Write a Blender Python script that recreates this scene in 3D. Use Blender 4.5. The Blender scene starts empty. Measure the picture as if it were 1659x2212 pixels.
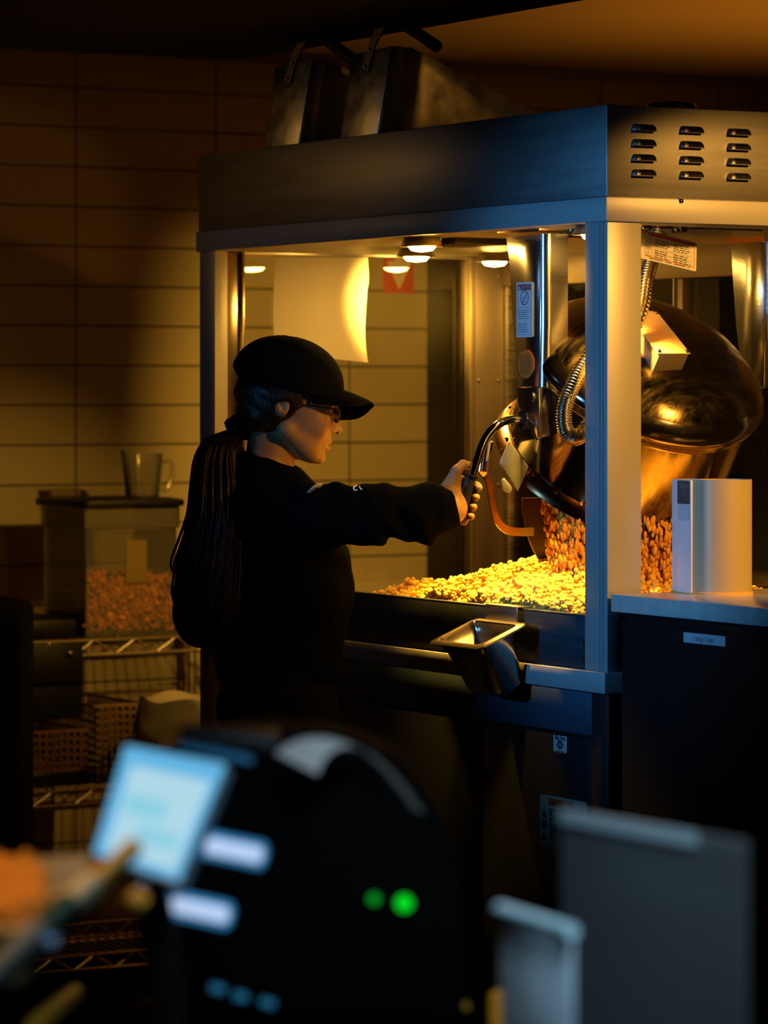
import bpy, bmesh, math, random
import numpy as np
from mathutils import Vector, Matrix, noise as mnoise

random.seed(7); rng = np.random.default_rng(7)
scene = bpy.context.scene
COL = scene.collection
F = 7600.0; CX = 829.5; HY = 843.0          # focal length (px), centre column, horizon row of a 1659x2212 image
A30 = math.radians(30)
CAM = Vector((-3.33, -5.006, 1.5))
RV = Vector((math.cos(A30), -math.sin(A30), 0)); DV = Vector((math.sin(A30), math.cos(A30), 0)); ZV = Vector((0, 0, 1))

# ------------------------------------------------------------------ measuring helpers (photo -> place)
def ray(px, py): return DV + RV * ((px - CX) / F) + ZV * ((HY - py) / F)
def onD(px, py, d): return CAM + ray(px, py) * d
def onX(px, py, X): r = ray(px, py); return CAM + r * ((X - CAM.x) / r.x)
def onY(px, py, Y): r = ray(px, py); return CAM + r * ((Y - CAM.y) / r.y)
def onZ(px, py, Z): r = ray(px, py); return CAM + r * ((Z - CAM.z) / r.z)
def c2w(r, d, z): return CAM + RV * r + DV * d + ZV * (z - CAM.z)

# ------------------------------------------------------------------ materials
MATS = {}
def mat(name, col=(.5, .5, .5), rough=.5, metal=0., emis=None, estr=1., bump=0., bscale=50., bstretch=(1, 1, 1), var=0., vscale=8., rvar=0., spec=.5, sheen=0., trans=0., alpha=1., sss=0., coat=0., aniso=0.):
    if name in MATS: return MATS[name]
    m = bpy.data.materials.new(name); m.use_nodes = True
    nt = m.node_tree; nt.nodes.clear()
    out = nt.nodes.new('ShaderNodeOutputMaterial'); b = nt.nodes.new('ShaderNodeBsdfPrincipled')
    nt.links.new(b.outputs[0], out.inputs[0])
    b.inputs['Base Color'].default_value = (*col, 1); b.inputs['Roughness'].default_value = rough
    b.inputs['Metallic'].default_value = metal; b.inputs['Specular IOR Level'].default_value = spec
    b.inputs['Sheen Weight'].default_value = sheen; b.inputs['Coat Weight'].default_value = coat
    b.inputs['Transmission Weight'].default_value = trans; b.inputs['Alpha'].default_value = alpha
    if sss: b.inputs['Subsurface Weight'].default_value = sss; b.inputs['Subsurface Radius'].default_value = (.012, .005, .003)
    if emis: b.inputs['Emission Color'].default_value = (*emis, 1); b.inputs['Emission Strength'].default_value = estr
    if bump or var or rvar:
        tc = nt.nodes.new('ShaderNodeTexCoord'); mp = nt.nodes.new('ShaderNodeMapping')
        mp.inputs['Scale'].default_value = bstretch
        nt.links.new(tc.outputs['Object'], mp.inputs[0])
    if bump:
        n = nt.nodes.new('ShaderNodeTexNoise'); n.inputs['Scale'].default_value = bscale; n.inputs['Detail'].default_value = 4
        nt.links.new(mp.outputs[0], n.inputs['Vector'])
        bu = nt.nodes.new('ShaderNodeBump'); bu.inputs['Strength'].default_value = bump; bu.inputs['Distance'].default_value = .004
        nt.links.new(n.outputs[0], bu.inputs['Height']); nt.links.new(bu.outputs[0], b.inputs['Normal'])
    if var or rvar:
        n2 = nt.nodes.new('ShaderNodeTexNoise'); n2.inputs['Scale'].default_value = vscale; n2.inputs['Detail'].default_value = 6; n2.inputs['Roughness'].default_value = .65
        nt.links.new(mp.outputs[0], n2.inputs['Vector'])
    if var:
        cr = nt.nodes.new('ShaderNodeValToRGB'); cr.color_ramp.elements[0].position = .3; cr.color_ramp.elements[1].position = .7
        cr.color_ramp.elements[0].color = (*[c * (1 - var) for c in col], 1); cr.color_ramp.elements[1].color = (*[min(1, c * (1 + var * .6)) for c in col], 1)
        nt.links.new(n2.outputs[0], cr.inputs[0]); nt.links.new(cr.outputs[0], b.inputs['Base Color'])
    if rvar:
        mr = nt.nodes.new('ShaderNodeMapRange'); mr.inputs['To Min'].default_value = max(.02, rough - rvar); mr.inputs['To Max'].default_value = rough + rvar
        mr.inputs['From Min'].default_value = .3; mr.inputs['From Max'].default_value = .7
        nt.links.new(n2.outputs[0], mr.inputs[0]); nt.links.new(mr.outputs[0], b.inputs['Roughness'])
    MATS[name] = m; return m

def glassmat(name, tint=(1, 1, 1), refl=1.0, haze=0., rough=.0, hazecol=(.8, .8, .8)):
    m = bpy.data.materials.new(name); m.use_nodes = True; nt = m.node_tree; nt.nodes.clear()
    out = nt.nodes.new('ShaderNodeOutputMaterial'); tr = nt.nodes.new('ShaderNodeBsdfTransparent'); gl = nt.nodes.new('ShaderNodeBsdfGlossy')
    tr.inputs[0].default_value = (*tint, 1); gl.inputs['Roughness'].default_value = rough
    fr = nt.nodes.new('ShaderNodeFresnel'); fr.inputs[0].default_value = 1.45
    mu = nt.nodes.new('ShaderNodeMath'); mu.operation = 'MULTIPLY'; mu.inputs[1].default_value = refl
    nt.links.new(fr.outputs[0], mu.inputs[0])
    mx = nt.nodes.new('ShaderNodeMixShader'); nt.links.new(mu.outputs[0], mx.inputs[0]); nt.links.new(tr.outputs[0], mx.inputs[1]); nt.links.new(gl.outputs[0], mx.inputs[2])
    last = mx
    if haze:
        df = nt.nodes.new('ShaderNodeBsdfDiffuse'); df.inputs[0].default_value = (*hazecol, 1)
        m2 = nt.nodes.new('ShaderNodeMixShader'); m2.inputs[0].default_value = haze
        nt.links.new(mx.outputs[0], m2.inputs[1]); nt.links.new(df.outputs[0], m2.inputs[2]); last = m2
    nt.links.new(last.outputs[0], out.inputs[0]); MATS[name] = m; return m

def tilemat():
    m = bpy.data.materials.new('wall_tile'); m.use_nodes = True; nt = m.node_tree; b = nt.nodes['Principled BSDF']
    tc = nt.nodes.new('ShaderNodeTexCoord'); mp = nt.nodes.new('ShaderNodeMapping')
    # object x -> brick x, object z -> brick y
    sep = nt.nodes.new('ShaderNodeSeparateXYZ'); cmb = nt.nodes.new('ShaderNodeCombineXYZ')
    nt.links.new(tc.outputs['Object'], sep.inputs[0])
    add = nt.nodes.new('ShaderNodeMath'); add.operation = 'ADD'; nt.links.new(sep.outputs[0], add.inputs[0]); nt.links.new(sep.outputs[1], add.inputs[1])
    ax = nt.nodes.new('ShaderNodeMath'); ax.operation = 'ADD'; ax.inputs[1].default_value = -(.688 - .4126 * 20)
    az = nt.nodes.new('ShaderNodeMath'); az.operation = 'ADD'; az.inputs[1].default_value = -(1.4609 - .1043 * 20)
    nt.links.new(add.outputs[0], ax.inputs[0]); nt.links.new(sep.outputs[2], az.inputs[0])
    nt.links.new(ax.outputs[0], cmb.inputs[0]); nt.links.new(az.outputs[0], cmb.inputs[1])
    br = nt.nodes.new('ShaderNodeTexBrick'); br.offset = 0; br.squash = 1
    br.inputs['Scale'].default_value = 1; br.inputs['Brick Width'].default_value = .4126; br.inputs['Row Height'].default_value = .1043
    br.inputs['Mortar Size'].default_value = .0030; br.inputs['Mortar Smooth'].default_value = .35
    br.inputs['Color1'].default_value = (.44, .38, .27, 1); br.inputs['Color2'].default_value = (.39, .34, .24, 1); br.inputs['Mortar'].default_value = (.05, .045, .04, 1)
    nt.links.new(cmb.outputs[0], br.inputs['Vector']); nt.links.new(br.outputs['Color'], b.inputs['Base Color'])
    bu = nt.nodes.new('ShaderNodeBump'); bu.inputs['Strength'].default_value = .6; bu.inputs['Distance'].default_value = .002; bu.invert = True
    nt.links.new(br.outputs['Fac'], bu.inputs['Height']); nt.links.new(bu.outputs[0], b.inputs['Normal'])
    b.inputs['Roughness'].default_value = .35
    MATS['wall_tile'] = m; return m

STEEL = mat('brushed_steel', (.56, .56, .57), .30, 1., bump=.05, bscale=60, bstretch=(1, 1, 14), rvar=.07, vscale=5, var=.22)
STEELH = mat('header_steel', (.38, .38, .38), .40, 1., bump=.02, bscale=60, bstretch=(1, 1, 14), rvar=.03, vscale=3, var=.08)
SCOOPM = mat('worn_steel', (.55, .54, .50), .36, 1., bump=.12, bscale=40, rvar=.12, vscale=14, var=.3)
CHROME = mat('chrome', (.75, .75, .76), .09, 1.)
RAILM = mat('painted_aluminium', (.42, .42, .42), .42, .25, bump=.03, bscale=200)
STEELV = mat('vertical_brushed_steel', (.22, .19, .15), .5, .7, bump=.02, bscale=50, bstretch=(14, 14, .6))
DARKST = mat('dark_blue_steel', (.07, .09, .12), .38, .7, bump=.04, bscale=50, bstretch=(1, 1, 12), rvar=.08, vscale=6)
BLACKP = mat('black_plastic', (.005, .005, .006), .5, spec=.3)
BLACKG = mat('black_gloss', (.010, .011, .013), .22)
BLACKM = mat('black_laminate', (.004, .004, .005), .6, spec=.2)
KETTLEC = mat('kettle_cylinder', (.27, .23, .18), .13, 1., rvar=.05, vscale=9)
KETTLED = mat('kettle_dome_burnt', (.10, .075, .045), .20, 1., rvar=.10, vscale=26, bstretch=(1, 5, 1), var=.5, bump=.10, bscale=30)
BRONZE = mat('bronze_rim', (.09, .04, .015), .22, 1., var=.3)
BOXM = mat('box_steel', (.26, .21, .14), .5, .3)
PLATEM = mat('plate_pink', (.55, .38, .25), .5)
ORANGE = mat('orange_sticker', (1.0, .20, .01), .5)
WHITE = mat('white_sticker', (.80, .80, .80), .45)
PAPER = mat('white_paper', (.85, .83, .78), .7)
REDP = mat('red_print', (.55, .03, .02), .5)
INK = mat('black_ink', (.015, .015, .02), .5)
INKB = mat('blue_ink', (.02, .04, .22), .5)
GLASS = glassmat('clear_glass', (.97, .97, .96), 1.0, .0012)
PLASTIC = glassmat('clear_plastic', (.90, .88, .84), 1.2, .07, .12)
MARBLE = mat('marble', (.62, .60, .57), .22, var=.18, vscale=7, bstretch=(1, 4, 1))
POP = mat('popcorn', (.95, .62, .12), .65, var=.12, vscale=60, sss=.25)
POPF = mat('falling_popcorn', (.95, .46, .03), .65, var=.3, vscale=60)  # copy of the popcorn; its weaker light is put into the darker orange
CARAMEL = mat('caramel_popcorn', (.95, .34, .10), .55, var=.5, vscale=70)
CARDB = mat('cardboard', (.50, .36, .16), .75)
SKIN = mat('skin', (.42, .24, .11), .5, sss=.12, bump=.03, bscale=300)
HAIR = mat('dark_hair', (.030, .018, .012), .36, bump=.5, bscale=30, bstretch=(9, 9, .6), spec=.3)
CLOTH = mat('navy_sweatshirt', (.0014, .0021, .0034), .95, spec=.02, bump=.12, bscale=350)
CLOTHP = mat('black_trousers', (.003, .003, .004), .95, spec=.02, bump=.10, bscale=300)
CAPM = mat('black_cap_cotton', (.005, .006, .007), .95, spec=.03, bump=.12, bscale=420)
TILE = tilemat()

# ------------------------------------------------------------------ object helpers
def tag(o, label=None, cat=None, group=None, kind=None):
    if label: o['label'] = label
    if cat: o['category'] = cat
    if group: o['group'] = group
    if kind: o['kind'] = kind
    return o
def thing(name, loc, label, cat, group=None):
    o = bpy.data.objects.new(name, None); o.empty_display_size = .05; COL.objects.link(o); o.location = loc
    return tag(o, label, cat, group)
def origin_of(p):
    v = Vector((0, 0, 0))
    while p is not None: v += p.location; p = p.parent
    return v
def smooth(me, ang=40):
    for p in me.polygons: p.use_smooth = True
    try: me.set_sharp_from_angle(angle=math.radians(ang))
    except Exception: pass
def obj(name, src, m, parent=None, sm=True, ang=40, origin=None, label=None):
    """src: bmesh or mesh with world coordinates -> one linked mesh object"""
    if isinstance(src, bmesh.types.BMesh):
        bmesh.ops.recalc_face_normals(src, faces=src.faces)
        me = bpy.data.meshes.new(name); src.to_mesh(me); src.free()
    else: me = src; me.name = name
    if m is not None:
        for mm in (m if isinstance(m, (list, tuple)) else [m]): me.materials.append(mm)
    if parent is not None: off = origin_of(parent)
    elif origin is not None: off = Vector(origin)
    else:
        n = len(me.vertices); co = np.empty(n * 3); me.vertices.foreach_get('co', co); co = co.reshape(-1, 3)
        mn, mx = co.min(0), co.max(0); off = Vector(((mn[0] + mx[0]) / 2, (mn[1] + mx[1]) / 2, mn[2]))
    me.transform(Matrix.Translation(-off))
    o = bpy.data.objects.new(name, me); COL.objects.link(o)
    if parent is not None: o.parent = parent
    else: o.location = off
    if sm: smooth(me, ang)
    if label: o['label'] = label
    return o
def dup(root, dloc, label=None):
    c = root.copy(); COL.objects.link(c); c.location = root.location + Vector(dloc)
    if label: c['label'] = label
    for ch in list(root.children):
        k = ch.copy(); COL.objects.link(k); k.parent = c
        for g in list(ch.children):
            q = g.copy(); COL.objects.link(q); q.parent = k
    return c
def BM(): return bmesh.new()
def setmat(bm, faces, i):
    for f in faces: f.material_index = i
def box(bm, x0, x1, y0, y1, z0, z1, mi=0, bev=0.):
    vs = [bm.verts.new((x, y, z)) for x in (x0, x1) for y in (y0, y1) for z in (z0, z1)]
    fs = [bm.faces.new([vs[i] for i in q]) for q in ((0, 1, 3, 2), (4, 6, 7, 5), (0, 4, 5, 1), (2, 3, 7, 6), (0, 2, 6, 4), (1, 5, 7, 3))]
    setmat(bm, fs, mi)
    if bev:
        es = list({e for f in fs for e in f.edges})
        r = bmesh.ops.bevel(bm, geom=es, offset=bev, segments=2, profile=.5, affect='EDGES', clamp_overlap=True)
        setmat(bm, r['faces'], mi)
    return bm
def prism(bm, pts, ext, mi=0, bev=0.):
    """pts: list of Vectors (planar outline), ext: extrusion Vector"""
    ext = Vector(ext); a = [bm.verts.new(p) for p in pts]; b = [bm.verts.new(Vector(p) + ext) for p in pts]
    fs = [bm.faces.new(a), bm.faces.new(b[::-1])]; n = len(pts)
    for i in range(n): fs.append(bm.faces.new((a[i], b[i], b[(i + 1) % n], a[(i + 1) % n])))
    setmat(bm, fs, mi)
    if bev:
        es = list({e for f in fs for e in f.edges})
        r = bmesh.ops.bevel(bm, geom=es, offset=bev, segments=2, profile=.5, affect='EDGES', clamp_overlap=True)
        setmat(bm, r['faces'], mi)
    return bm
def catmull(pts, n=8):
    pts = [Vector(p) for p in pts]; P = [pts[0] * 2 - pts[1]] + pts + [pts[-1] * 2 - pts[-2]]; out = []
    for i in range(1, len(P) - 2):
        for k in range(n):
            t = k / n; a, b, c, d = P[i - 1], P[i], P[i + 1], P[i + 2]
            out.append(.5 * ((2 * b) + (c - a) * t + (2 * a - 5 * b + 4 * c - d) * t * t + (3 * b - a - 3 * c + d) * t ** 3))
    out.append(pts[-1]); return out
def tube(bm, pts, rad, seg=10, mi=0, cap=True, flat=None, up=None):
    """rad: number, list or f(i/n). flat=(a,b): rectangular/elliptic section"""
    n = len(pts); rings = []; pts = [Vector(p) for p in pts]
    T = [(pts[min(i + 1, n - 1)] - pts[max(i - 1, 0)]).normalized() for i in range(n)]
    u = up or Vector((0, 0, 1))
    if abs(T[0].dot(u)) > .95: u = Vector((1, 0, 0))
    N = (u - T[0] * u.dot(T[0])).normalized()
    for i in range(n):
        N = (N - T[i] * N.dot(T[i])).normalized(); B = T[i].cross(N)
        r = rad(i / (n - 1)) if callable(rad) else (rad[i] if isinstance(rad, (list, tuple)) else rad)
        ring = []
        for k in range(seg):
            a = 2 * math.pi * (k + .5) / seg; ca, sa = math.cos(a), math.sin(a)
            if flat: q = max(abs(ca), abs(sa)) if seg == 4 else 1; ring.append(bm.verts.new(pts[i] + N * (ca / q * flat[0]) + B * (sa / q * flat[1])))
            else: ring.append(bm.verts.new(pts[i] + (N * ca + B * sa) * r))
        rings.append(ring)
    fs = []
    for i in range(n - 1):
        for k in range(seg): fs.append(bm.faces.new((rings[i][k], rings[i][(k + 1) % seg], rings[i + 1][(k + 1) % seg], rings[i + 1][k])))
    if cap: fs.append(bm.faces.new(rings[0][::-1])); fs.append(bm.faces.new(rings[-1]))
    setmat(bm, fs, mi); return bm
def lathe(bm, prof, origin, axis=(0, 0, 1), seg=48, mi=0, xref=None, half=None):
    ax = Vector(axis).normalized(); ref = Vector(xref) if xref else (Vector((1, 0, 0)) if abs(ax.x) < .9 else Vector((0, 1, 0)))
    e1 = (ref - ax * ref.dot(ax)).normalized(); e2 = ax.cross(e1); rings = []; O = Vector(origin)
    for r, s in prof:
        if r < 1e-6: rings.append([bm.verts.new(O + ax * s)])
        else: rings.append([bm.verts.new(O + ax * s + (e1 * math.cos(2 * math.pi * k / seg) + e2 * math.sin(2 * math.pi * k / seg)) * r) for k in range(seg)])
    fs = []
    for a, b in zip(rings, rings[1:]):
        for k in range(seg):
            k2 = (k + 1) % seg
            if len(a) == 1 and len(b) == 1: continue
            if len(a) == 1: fs.append(bm.faces.new((a[0], b[k], b[k2])))
            elif len(b) == 1: fs.append(bm.faces.new((a[k], b[0], a[k2])))
            else: fs.append(bm.faces.new((a[k], b[k], b[k2], a[k2])))
    setmat(bm, fs, mi); return bm
def disc(bm, c, n, r, seg=24, mi=0, thick=.0006):
    lathe(bm, [(0, 0), (r, 0), (r, thick), (0, thick)], c, n, seg, mi)
def rivet(bm, c, n, r, mi=0): lathe(bm, [(r, 0), (r * .92, r * .35), (r * .6, r * .62), (0, r * .75)], c, n, 12, mi)
def mesh_np(V, Q, name='m'):
    V = np.asarray(V, np.float32); Q = np.asarray(Q, np.int32)
    me = bpy.data.meshes.new(name); me.vertices.add(len(V)); me.vertices.foreach_set('co', V.ravel())
    k = Q.shape[1]; me.loops.add(Q.size); me.loops.foreach_set('vertex_index', Q.ravel())
    me.polygons.add(len(Q)); me.polygons.foreach_set('loop_start', np.arange(0, Q.size, k, dtype=np.int32))
    me.update(calc_edges=True); me.validate(); return me
def text_into(bm, body, origin, ex, ey, size, mi=0, mirror=False, align='CENTER', thick=.0004, bold=0.):
    cu = bpy.data.curves.new('t', 'FONT'); cu.body = body; cu.size = size; cu.align_x = align; cu.align_y = 'CENTER'; cu.resolution_u = 2; cu.offset = bold
    o = bpy.data.objects.new('t', cu); COL.objects.link(o); dg = bpy.context.evaluated_depsgraph_get()
    me = bpy.data.meshes.new_from_object(o.evaluated_get(dg)); bpy.data.objects.remove(o); bpy.data.curves.remove(cu)
    ex = Vector(ex).normalized() * (-1 if mirror else 1); ey = Vector(ey).normalized(); en = Vector(ex).cross(ey) * (-1 if mirror else 1)
    O = Vector(origin) + en * thick; mp = {}
    for v in me.vertices: mp[v.index] = bm.verts.new(O + ex * v.co.x + ey * v.co.y)
    for p in me.polygons:
        try: f = bm.faces.new([mp[i] for i in p.vertices]); f.material_index = mi
        except Exception: pass
    bpy.data.meshes.remove(me)
def quadpatch(bm, O, ex, ey, x0, x1, y0, y1, h=.0003, mi=0):
    en = Vector(ex).cross(Vector(ey)).normalized() * h
    f = bm.faces.new([bm.verts.new(Vector(O) + ex * x + ey * y + en) for x, y in ((x0, y0), (x1, y0), (x1, y1), (x0, y1))]); f.material_index = mi

# ================================================================== CAMERA
cd = bpy.data.cameras.new('camera'); cam = bpy.data.objects.new('camera', cd); COL.objects.link(cam)
cam.location = CAM; cam.rotation_euler = (math.pi / 2, 0, -A30)
cd.sensor_fit = 'VERTICAL'; cd.sensor_height = 36; cd.sensor_width = 27; cd.lens = F / 2212 * 36
cd.shift_y = -(1106 - HY) / 2212; cd.shift_x = 0
cd.dof.use_dof = True; cd.dof.focus_distance = 6.25; cd.dof.aperture_fstop = 5.6
scene.camera = cam

# ================================================================== SETTING
def struct(name, bm, m): return tag(obj(name, bm, m, sm=False, origin=(0, 0, 0)), kind='structure')
b = BM(); box(b, -6, 2.9, -7, 3.55, -.1, 0); struct('floor', b, mat('dark_floor_tile', (.015, .012, .011), .6, var=.3, vscale=3))
b = BM(); box(b, -6, 2.9, 3.4, 3.55, 0, 2.415); struct('wall_back', b, TILE)
b = BM(); box(b, 2.78, 2.93, -7, 3.4, 0, 2.415); struct('wall_right', b, TILE)
b = BM(); box(b, -6, 2.93, -7, 3.55, 2.415, 2.5); struct('ceiling', b, mat('ceiling_paint', (.60, .50, .38), .9))
b = BM(); box(b, -6, .137, -7, 1.606, 2.2, 2.41); struct('trim_1', b, mat('bulkhead_black', (.003, .003, .003), .95, spec=.1))
b = BM(); box(b, -6, 2.78, 3.385, 3.4, 2.385, 2.415, bev=.004); struct('trim_2', b, mat('cornice', (.25, .20, .15), .7))
b = BM(); box(b, -6, 2.78, 3.388, 3.4, 0, .1, bev=.003); struct('baseboard_back', b, BLACKM)

# ================================================================== POPCORN MACHINE
Z0 = 1.5
MT, MB_, TR, PN, RL, RB = Z0 + .488, Z0 + .330, Z0 + .288, Z0 - .388, Z0 - .482, Z0 - .518
L, W = 1.53, .76
pm = thing('popcorn_machine', (0, 0, 0), 'large steel and glass popcorn machine with lit cabinet, kettle and louvred header beside the worker', 'popcorn machine')
def P(name, b, m, **k): return obj(name, b, m, pm, **k)
b = BM(); box(b, -.002, W + .002, -.002, L + .002, MB_, MT, bev=.0025); hdr = P('header', b, STEELH)
# louvres
for ci, px in enumerate((1387, 1490, 1592)):
    for k in range(4):
        c = onY(px, 0, 0); x = c.x; dd = (Vector((x, 0, 0)) - CAM).dot(DV)
        y = (276, 280.5, 285.5)[ci] + k * 32.6 * (6 / dd) ** 1
        z = Z0 + (HY - y) / F * dd; hl = .0245
        b = BM(); rings = []
        for i in range(17):
            s = -1 + 2 * i / 16; xx = x + s * hl; e = min(1, (1 - abs(s)) / .28); e = math.sqrt(max(0, 1 - (1 - e) ** 2)); ring = []
            for j in range(7):
                a = math.pi / 2 * j / 6
                ring.append(b.verts.new((xx, -.003 - .0115 * e * math.sin(a), z + .011 * e * math.cos(a) - .005 if e > 0 else z - .005)))
            rings.append(ring)
        for ir, (r0, r1) in enumerate(zip(rings, rings[1:])):
            for j in range(6):
                fc = b.faces.new((r0[j], r1[j], r1[j + 1], r0[j + 1]))
                if ir > 3 and 1 <= j <= 5: fc.material_index = 1
        bmesh.ops.remove_doubles(b, verts=b.verts, dist=1e-6)
        box(b, x - hl * .93, x + hl * .93, -.0135, -.0028, z - .0064, z - .0052, 0)
        P('louver', b, [STEELH, BLACKM], ang=60)
# painted rails
b = BM(); box(b, -.006, W + .006, -.006, L + .006, TR, MB_, bev=.002); P('top_rail', b, RAILM)
b = BM(); rivet(b, onY(1471, 434, -.006), (0, -1, 0), .005); P('screw', b, CHROME)
POSTW = .07
for (x0, x1, y0, y1) in ((0, POSTW, 0, POSTW), (0, .03, L - .07, L)):
    b = BM(); box(b, x0, x1, y0, y1, RL, TR, bev=.0015)
    if y0 == 0:   # fine extrusion grooves
        for yy in (.012, .022): box(b, -.0012, 0, yy, yy + .002, RL, TR)
    P('corner_post', b, RAILM)
b = BM(); box(b, W - .07, W, 0, .07, RL, TR, bev=.0015); P('corner_post', b, RAILM)
# far end stainless inner channels with rivets
b = BM(); box(b, .03, .078, L - .045, L - .01, PN - .03, TR, bev=.003); box(b, .03, .036, L - .055, L - .045, PN - .03, TR, bev=.001); box(b, .072, .078, L - .055, L - .045, PN - .03, TR, bev=.001)
for py in (573, 824): 
    for px in (458, 470): rivet(b, onY(px, py, L - .045), (0, -1, 0), .0035)
P('end_channel', b, mat('polished_channel', (.34, .29, .20), .2, 1.))
b = BM(); x0 = onY(1016, 600, L - .05).x; x1 = W
box(b, x0, x1, L - .05, L - .01, PN - .03, TR, bev=.002)
box(b, x0 - .006, x0 + .004, L - .06, L - .05, PN - .03, TR - .02, bev=.001)
for py in (596, 822, 1047):
    for px in (1034, 1077): rivet(b, onY(px, py, L - .05), (0, -1, 0), .0045)
P('rear_channel', b, STEELV)
b = BM(); box(b, .078, x0, L - .04, L - .01, TR - .005, TR + .01, bev=.001); P('end_frame', b, STEEL)
b = BM(); box(b, W - .05, W - .02, .07, L - .05, Z0 + .225, TR + .01, bev=.002); P('rear_header', b, mat('cream_panel', (.16, .13, .09), .5))
ym = onX(1503, 700, W).y
b = BM(); box(b, W - .045, W - .01, ym - .018, ym + .018, PN, Z0 + .225, bev=.003); box(b, W - .05, W - .045, ym + .004, ym + .009, PN, Z0 + .225); P('rear_mullion', b, STEELV)
b = BM(); box(b, W - .045, W - .01, L - .052 - .016, L - .052, PN, TR, bev=.002); P('rear_stile', b, STEEL)
# glass
b = BM(); box(b, .07, W - .05, L - .026, L - .022, PN - .02, TR + .008); P('end_glass_pane', b, GLASS)
b = BM(); box(b, POSTW, W - .07, .03, .034, RL, TR); P('side_glass_pane', b, GLASS)
b = BM(); box(b, W - .03, W - .026, .07, L - .05, PN - .02, Z0 + .23); P('rear_glass_pane', b, GLASS)
# ceiling of the cabinet with fittings
b = BM(); box(b, .01, W - .01, .01, L - .01, TR + .010, TR + .02)
for i in range(9): rivet(b, (.05, .15 + i * .15, TR + .010), (0, 0, -1), .006)
for i in range(6): rivet(b, (.14 + .09 * i, .05, TR + .010), (0, 0, -1), .006)
for yy in (L - .12, L - .15, L - .2): box(b, .08, W - .1, yy, yy + .012, TR + .005, TR + .010)
P('cabinet_ceiling', b, mat('ceiling_steel', (.17, .15, .12), .35, .9))
b = BM()
for (px, w, h, dep) in ((1400, .02, .018, .03), (1440, .03, .013, .03), (1478, .016, .02, .03), (1520, .025, .010, .03)):
    c = onY(px, 490, .09); box(b, c.x - w / 2, c.x + w / 2, .09, .09 + dep, TR + .010 - h, TR + .010, bev=.003)
box(b, .09, .4, .10, .11, TR - .004, TR + .002, bev=.002)
P('ceiling_fittings', b, CHROME)
# control modules
for px0, px1, X in ((878, 985, .10), (1165, 1262, .10)):
    b = BM(); y1 = onX(px0, 515, X).y; y0 = onX(px1, 515, X).y
    prism(b, [Vector((X, y1, TR + .010)), Vector((X, y1 - .03, TR - .012)), Vector((X, y0 + .004, TR - .012)), Vector((X, y0, TR + .010))], (.12, 0, 0), bev=.002)
    for k in range(3): disc(b, (X, y0 + (y1 - y0) * (.30 + .2 * k), TR - .002), (-1, 0, 0), .0022, 10, 1 if k != 1 else 2)
    P('control_module', b, [BLACKP, mat('led_green', (.01, .05, .01), .5, emis=(.02, 1, .15), estr=.5), mat('red_button', (.4, .05, .02), .4)])
# lamps
LAMPC = (1.0, .50, .055)
bulbm = mat('lamp_bulb', (1, .9, .7), .3, emis=(1, .50, .075), estr=300)
lamps = [(.047, .70), (.30, 1.15), (.58, 1.30), (.052, .115)]  # second lamp added to light the wall beyond the far glass
for i, (lx, ly) in enumerate(lamps):
    b = BM(); lathe(b, [(.022, .030), (.024, .028), (.040, -.004), (.042, -.006), (.040, -.008), (.037, -.004), (.02, .027), (.0, .027)], (lx, ly, TR - .010), (0, 0, 1), 32)
    lm = P('lamp_shade', b, mat('lamp_shade_steel', (.8, .74, .6), .25, 1.))
    b = BM(); lathe(b, [(0, .012), (.018, .008), (.026, -.001), (.020, -.008), (0, -.011)], (lx, ly, TR - .017), (0, 0, 1), 24); obj('bulb', b, bulbm, lm)
b = BM(); box(b, .50, .53, 1.08, 1.12, TR - .02, TR + .012, bev=.002); box(b, .507, .523, 1.09, 1.11, TR - .030, TR - .02, bev=.002); P('thermostat', b, BLACKP)
# deck, lower panel, rails, base
b = BM(); box(b, .012, W - .005, .005, L - .005, PN - .055, PN - .045); P('popcorn_deck', b, mat('deck_steel', (.05, .04, .03), .6, .1))
b = BM(); box(b, .004, .012, POSTW, L - .07, RL, PN, bev=.001); box(b, .001, .016, POSTW, L - .07, PN - .003, PN + .001, bev=.001); P('front_panel', b, DARKST)
for dz in (.045, .025):
    pass
b = BM()
for py in (1388, 1420): c = onX(1262.5, py, .002); box(b, .0, .004, POSTW - .001, POSTW + .007, c.z - .006, c.z + .006, bev=.0012)
P('hinge_pin', b, mat('brass_pin', (.8, .45, .1), .25, 1.))
b = BM(); box(b, -.008, W + .004, -.004, L + .004, RB, RL, bev=.002); P('bottom_rail', b, RAILM)
DZ = Z0 - .595
b = BM(); box(b, .018, W - .02, .002, L - .002, .08, RB); P('base_cabinet', b, mat('base_paint', (.02, .015, .010), .5))
b = BM(); box(b, .002, .018, 0, .052, .08, RB, bev=.001); P('base_stile', b, mat('stile_paint', (.02, .022, .026), .4, .4))
b = BM(); box(b, .001, .018, L - .098, L, .08, RB - .002, bev=.001); P('base_stile', b, mat('lit_brown_stile', (.30, .20, .09), .5))  # stile added at the left end; the light there is put into its brown
b = BM(); box(b, .008, .018, .054, L - .1, DZ, RB - .003, bev=.001); P('drawer_front', b, mat('drawer_steel', (.07, .11, .17), .42, .6, bump=.05, bscale=60, bstretch=(1, 1, 10)))
yd = [.054, onX(1047, 1560, .01).y, 1.05, L - .1]
DOORM = mat('door_steel', (.006, .008, .012), .4, .3, bump=.05, bscale=40, bstretch=(1, 10, 1))
for i in range(3):
    b = BM(); box(b, .004, .018, yd[i] + .002, yd[i + 1] - .002, .1, DZ - .004, bev=.0015)
    d_ = P('cabinet_door', b, DOORM)
b = BM(); box(b, .03, W - .04, .03, L - .03, 0, .08); P('plinth', b, BLACKM)

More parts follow.
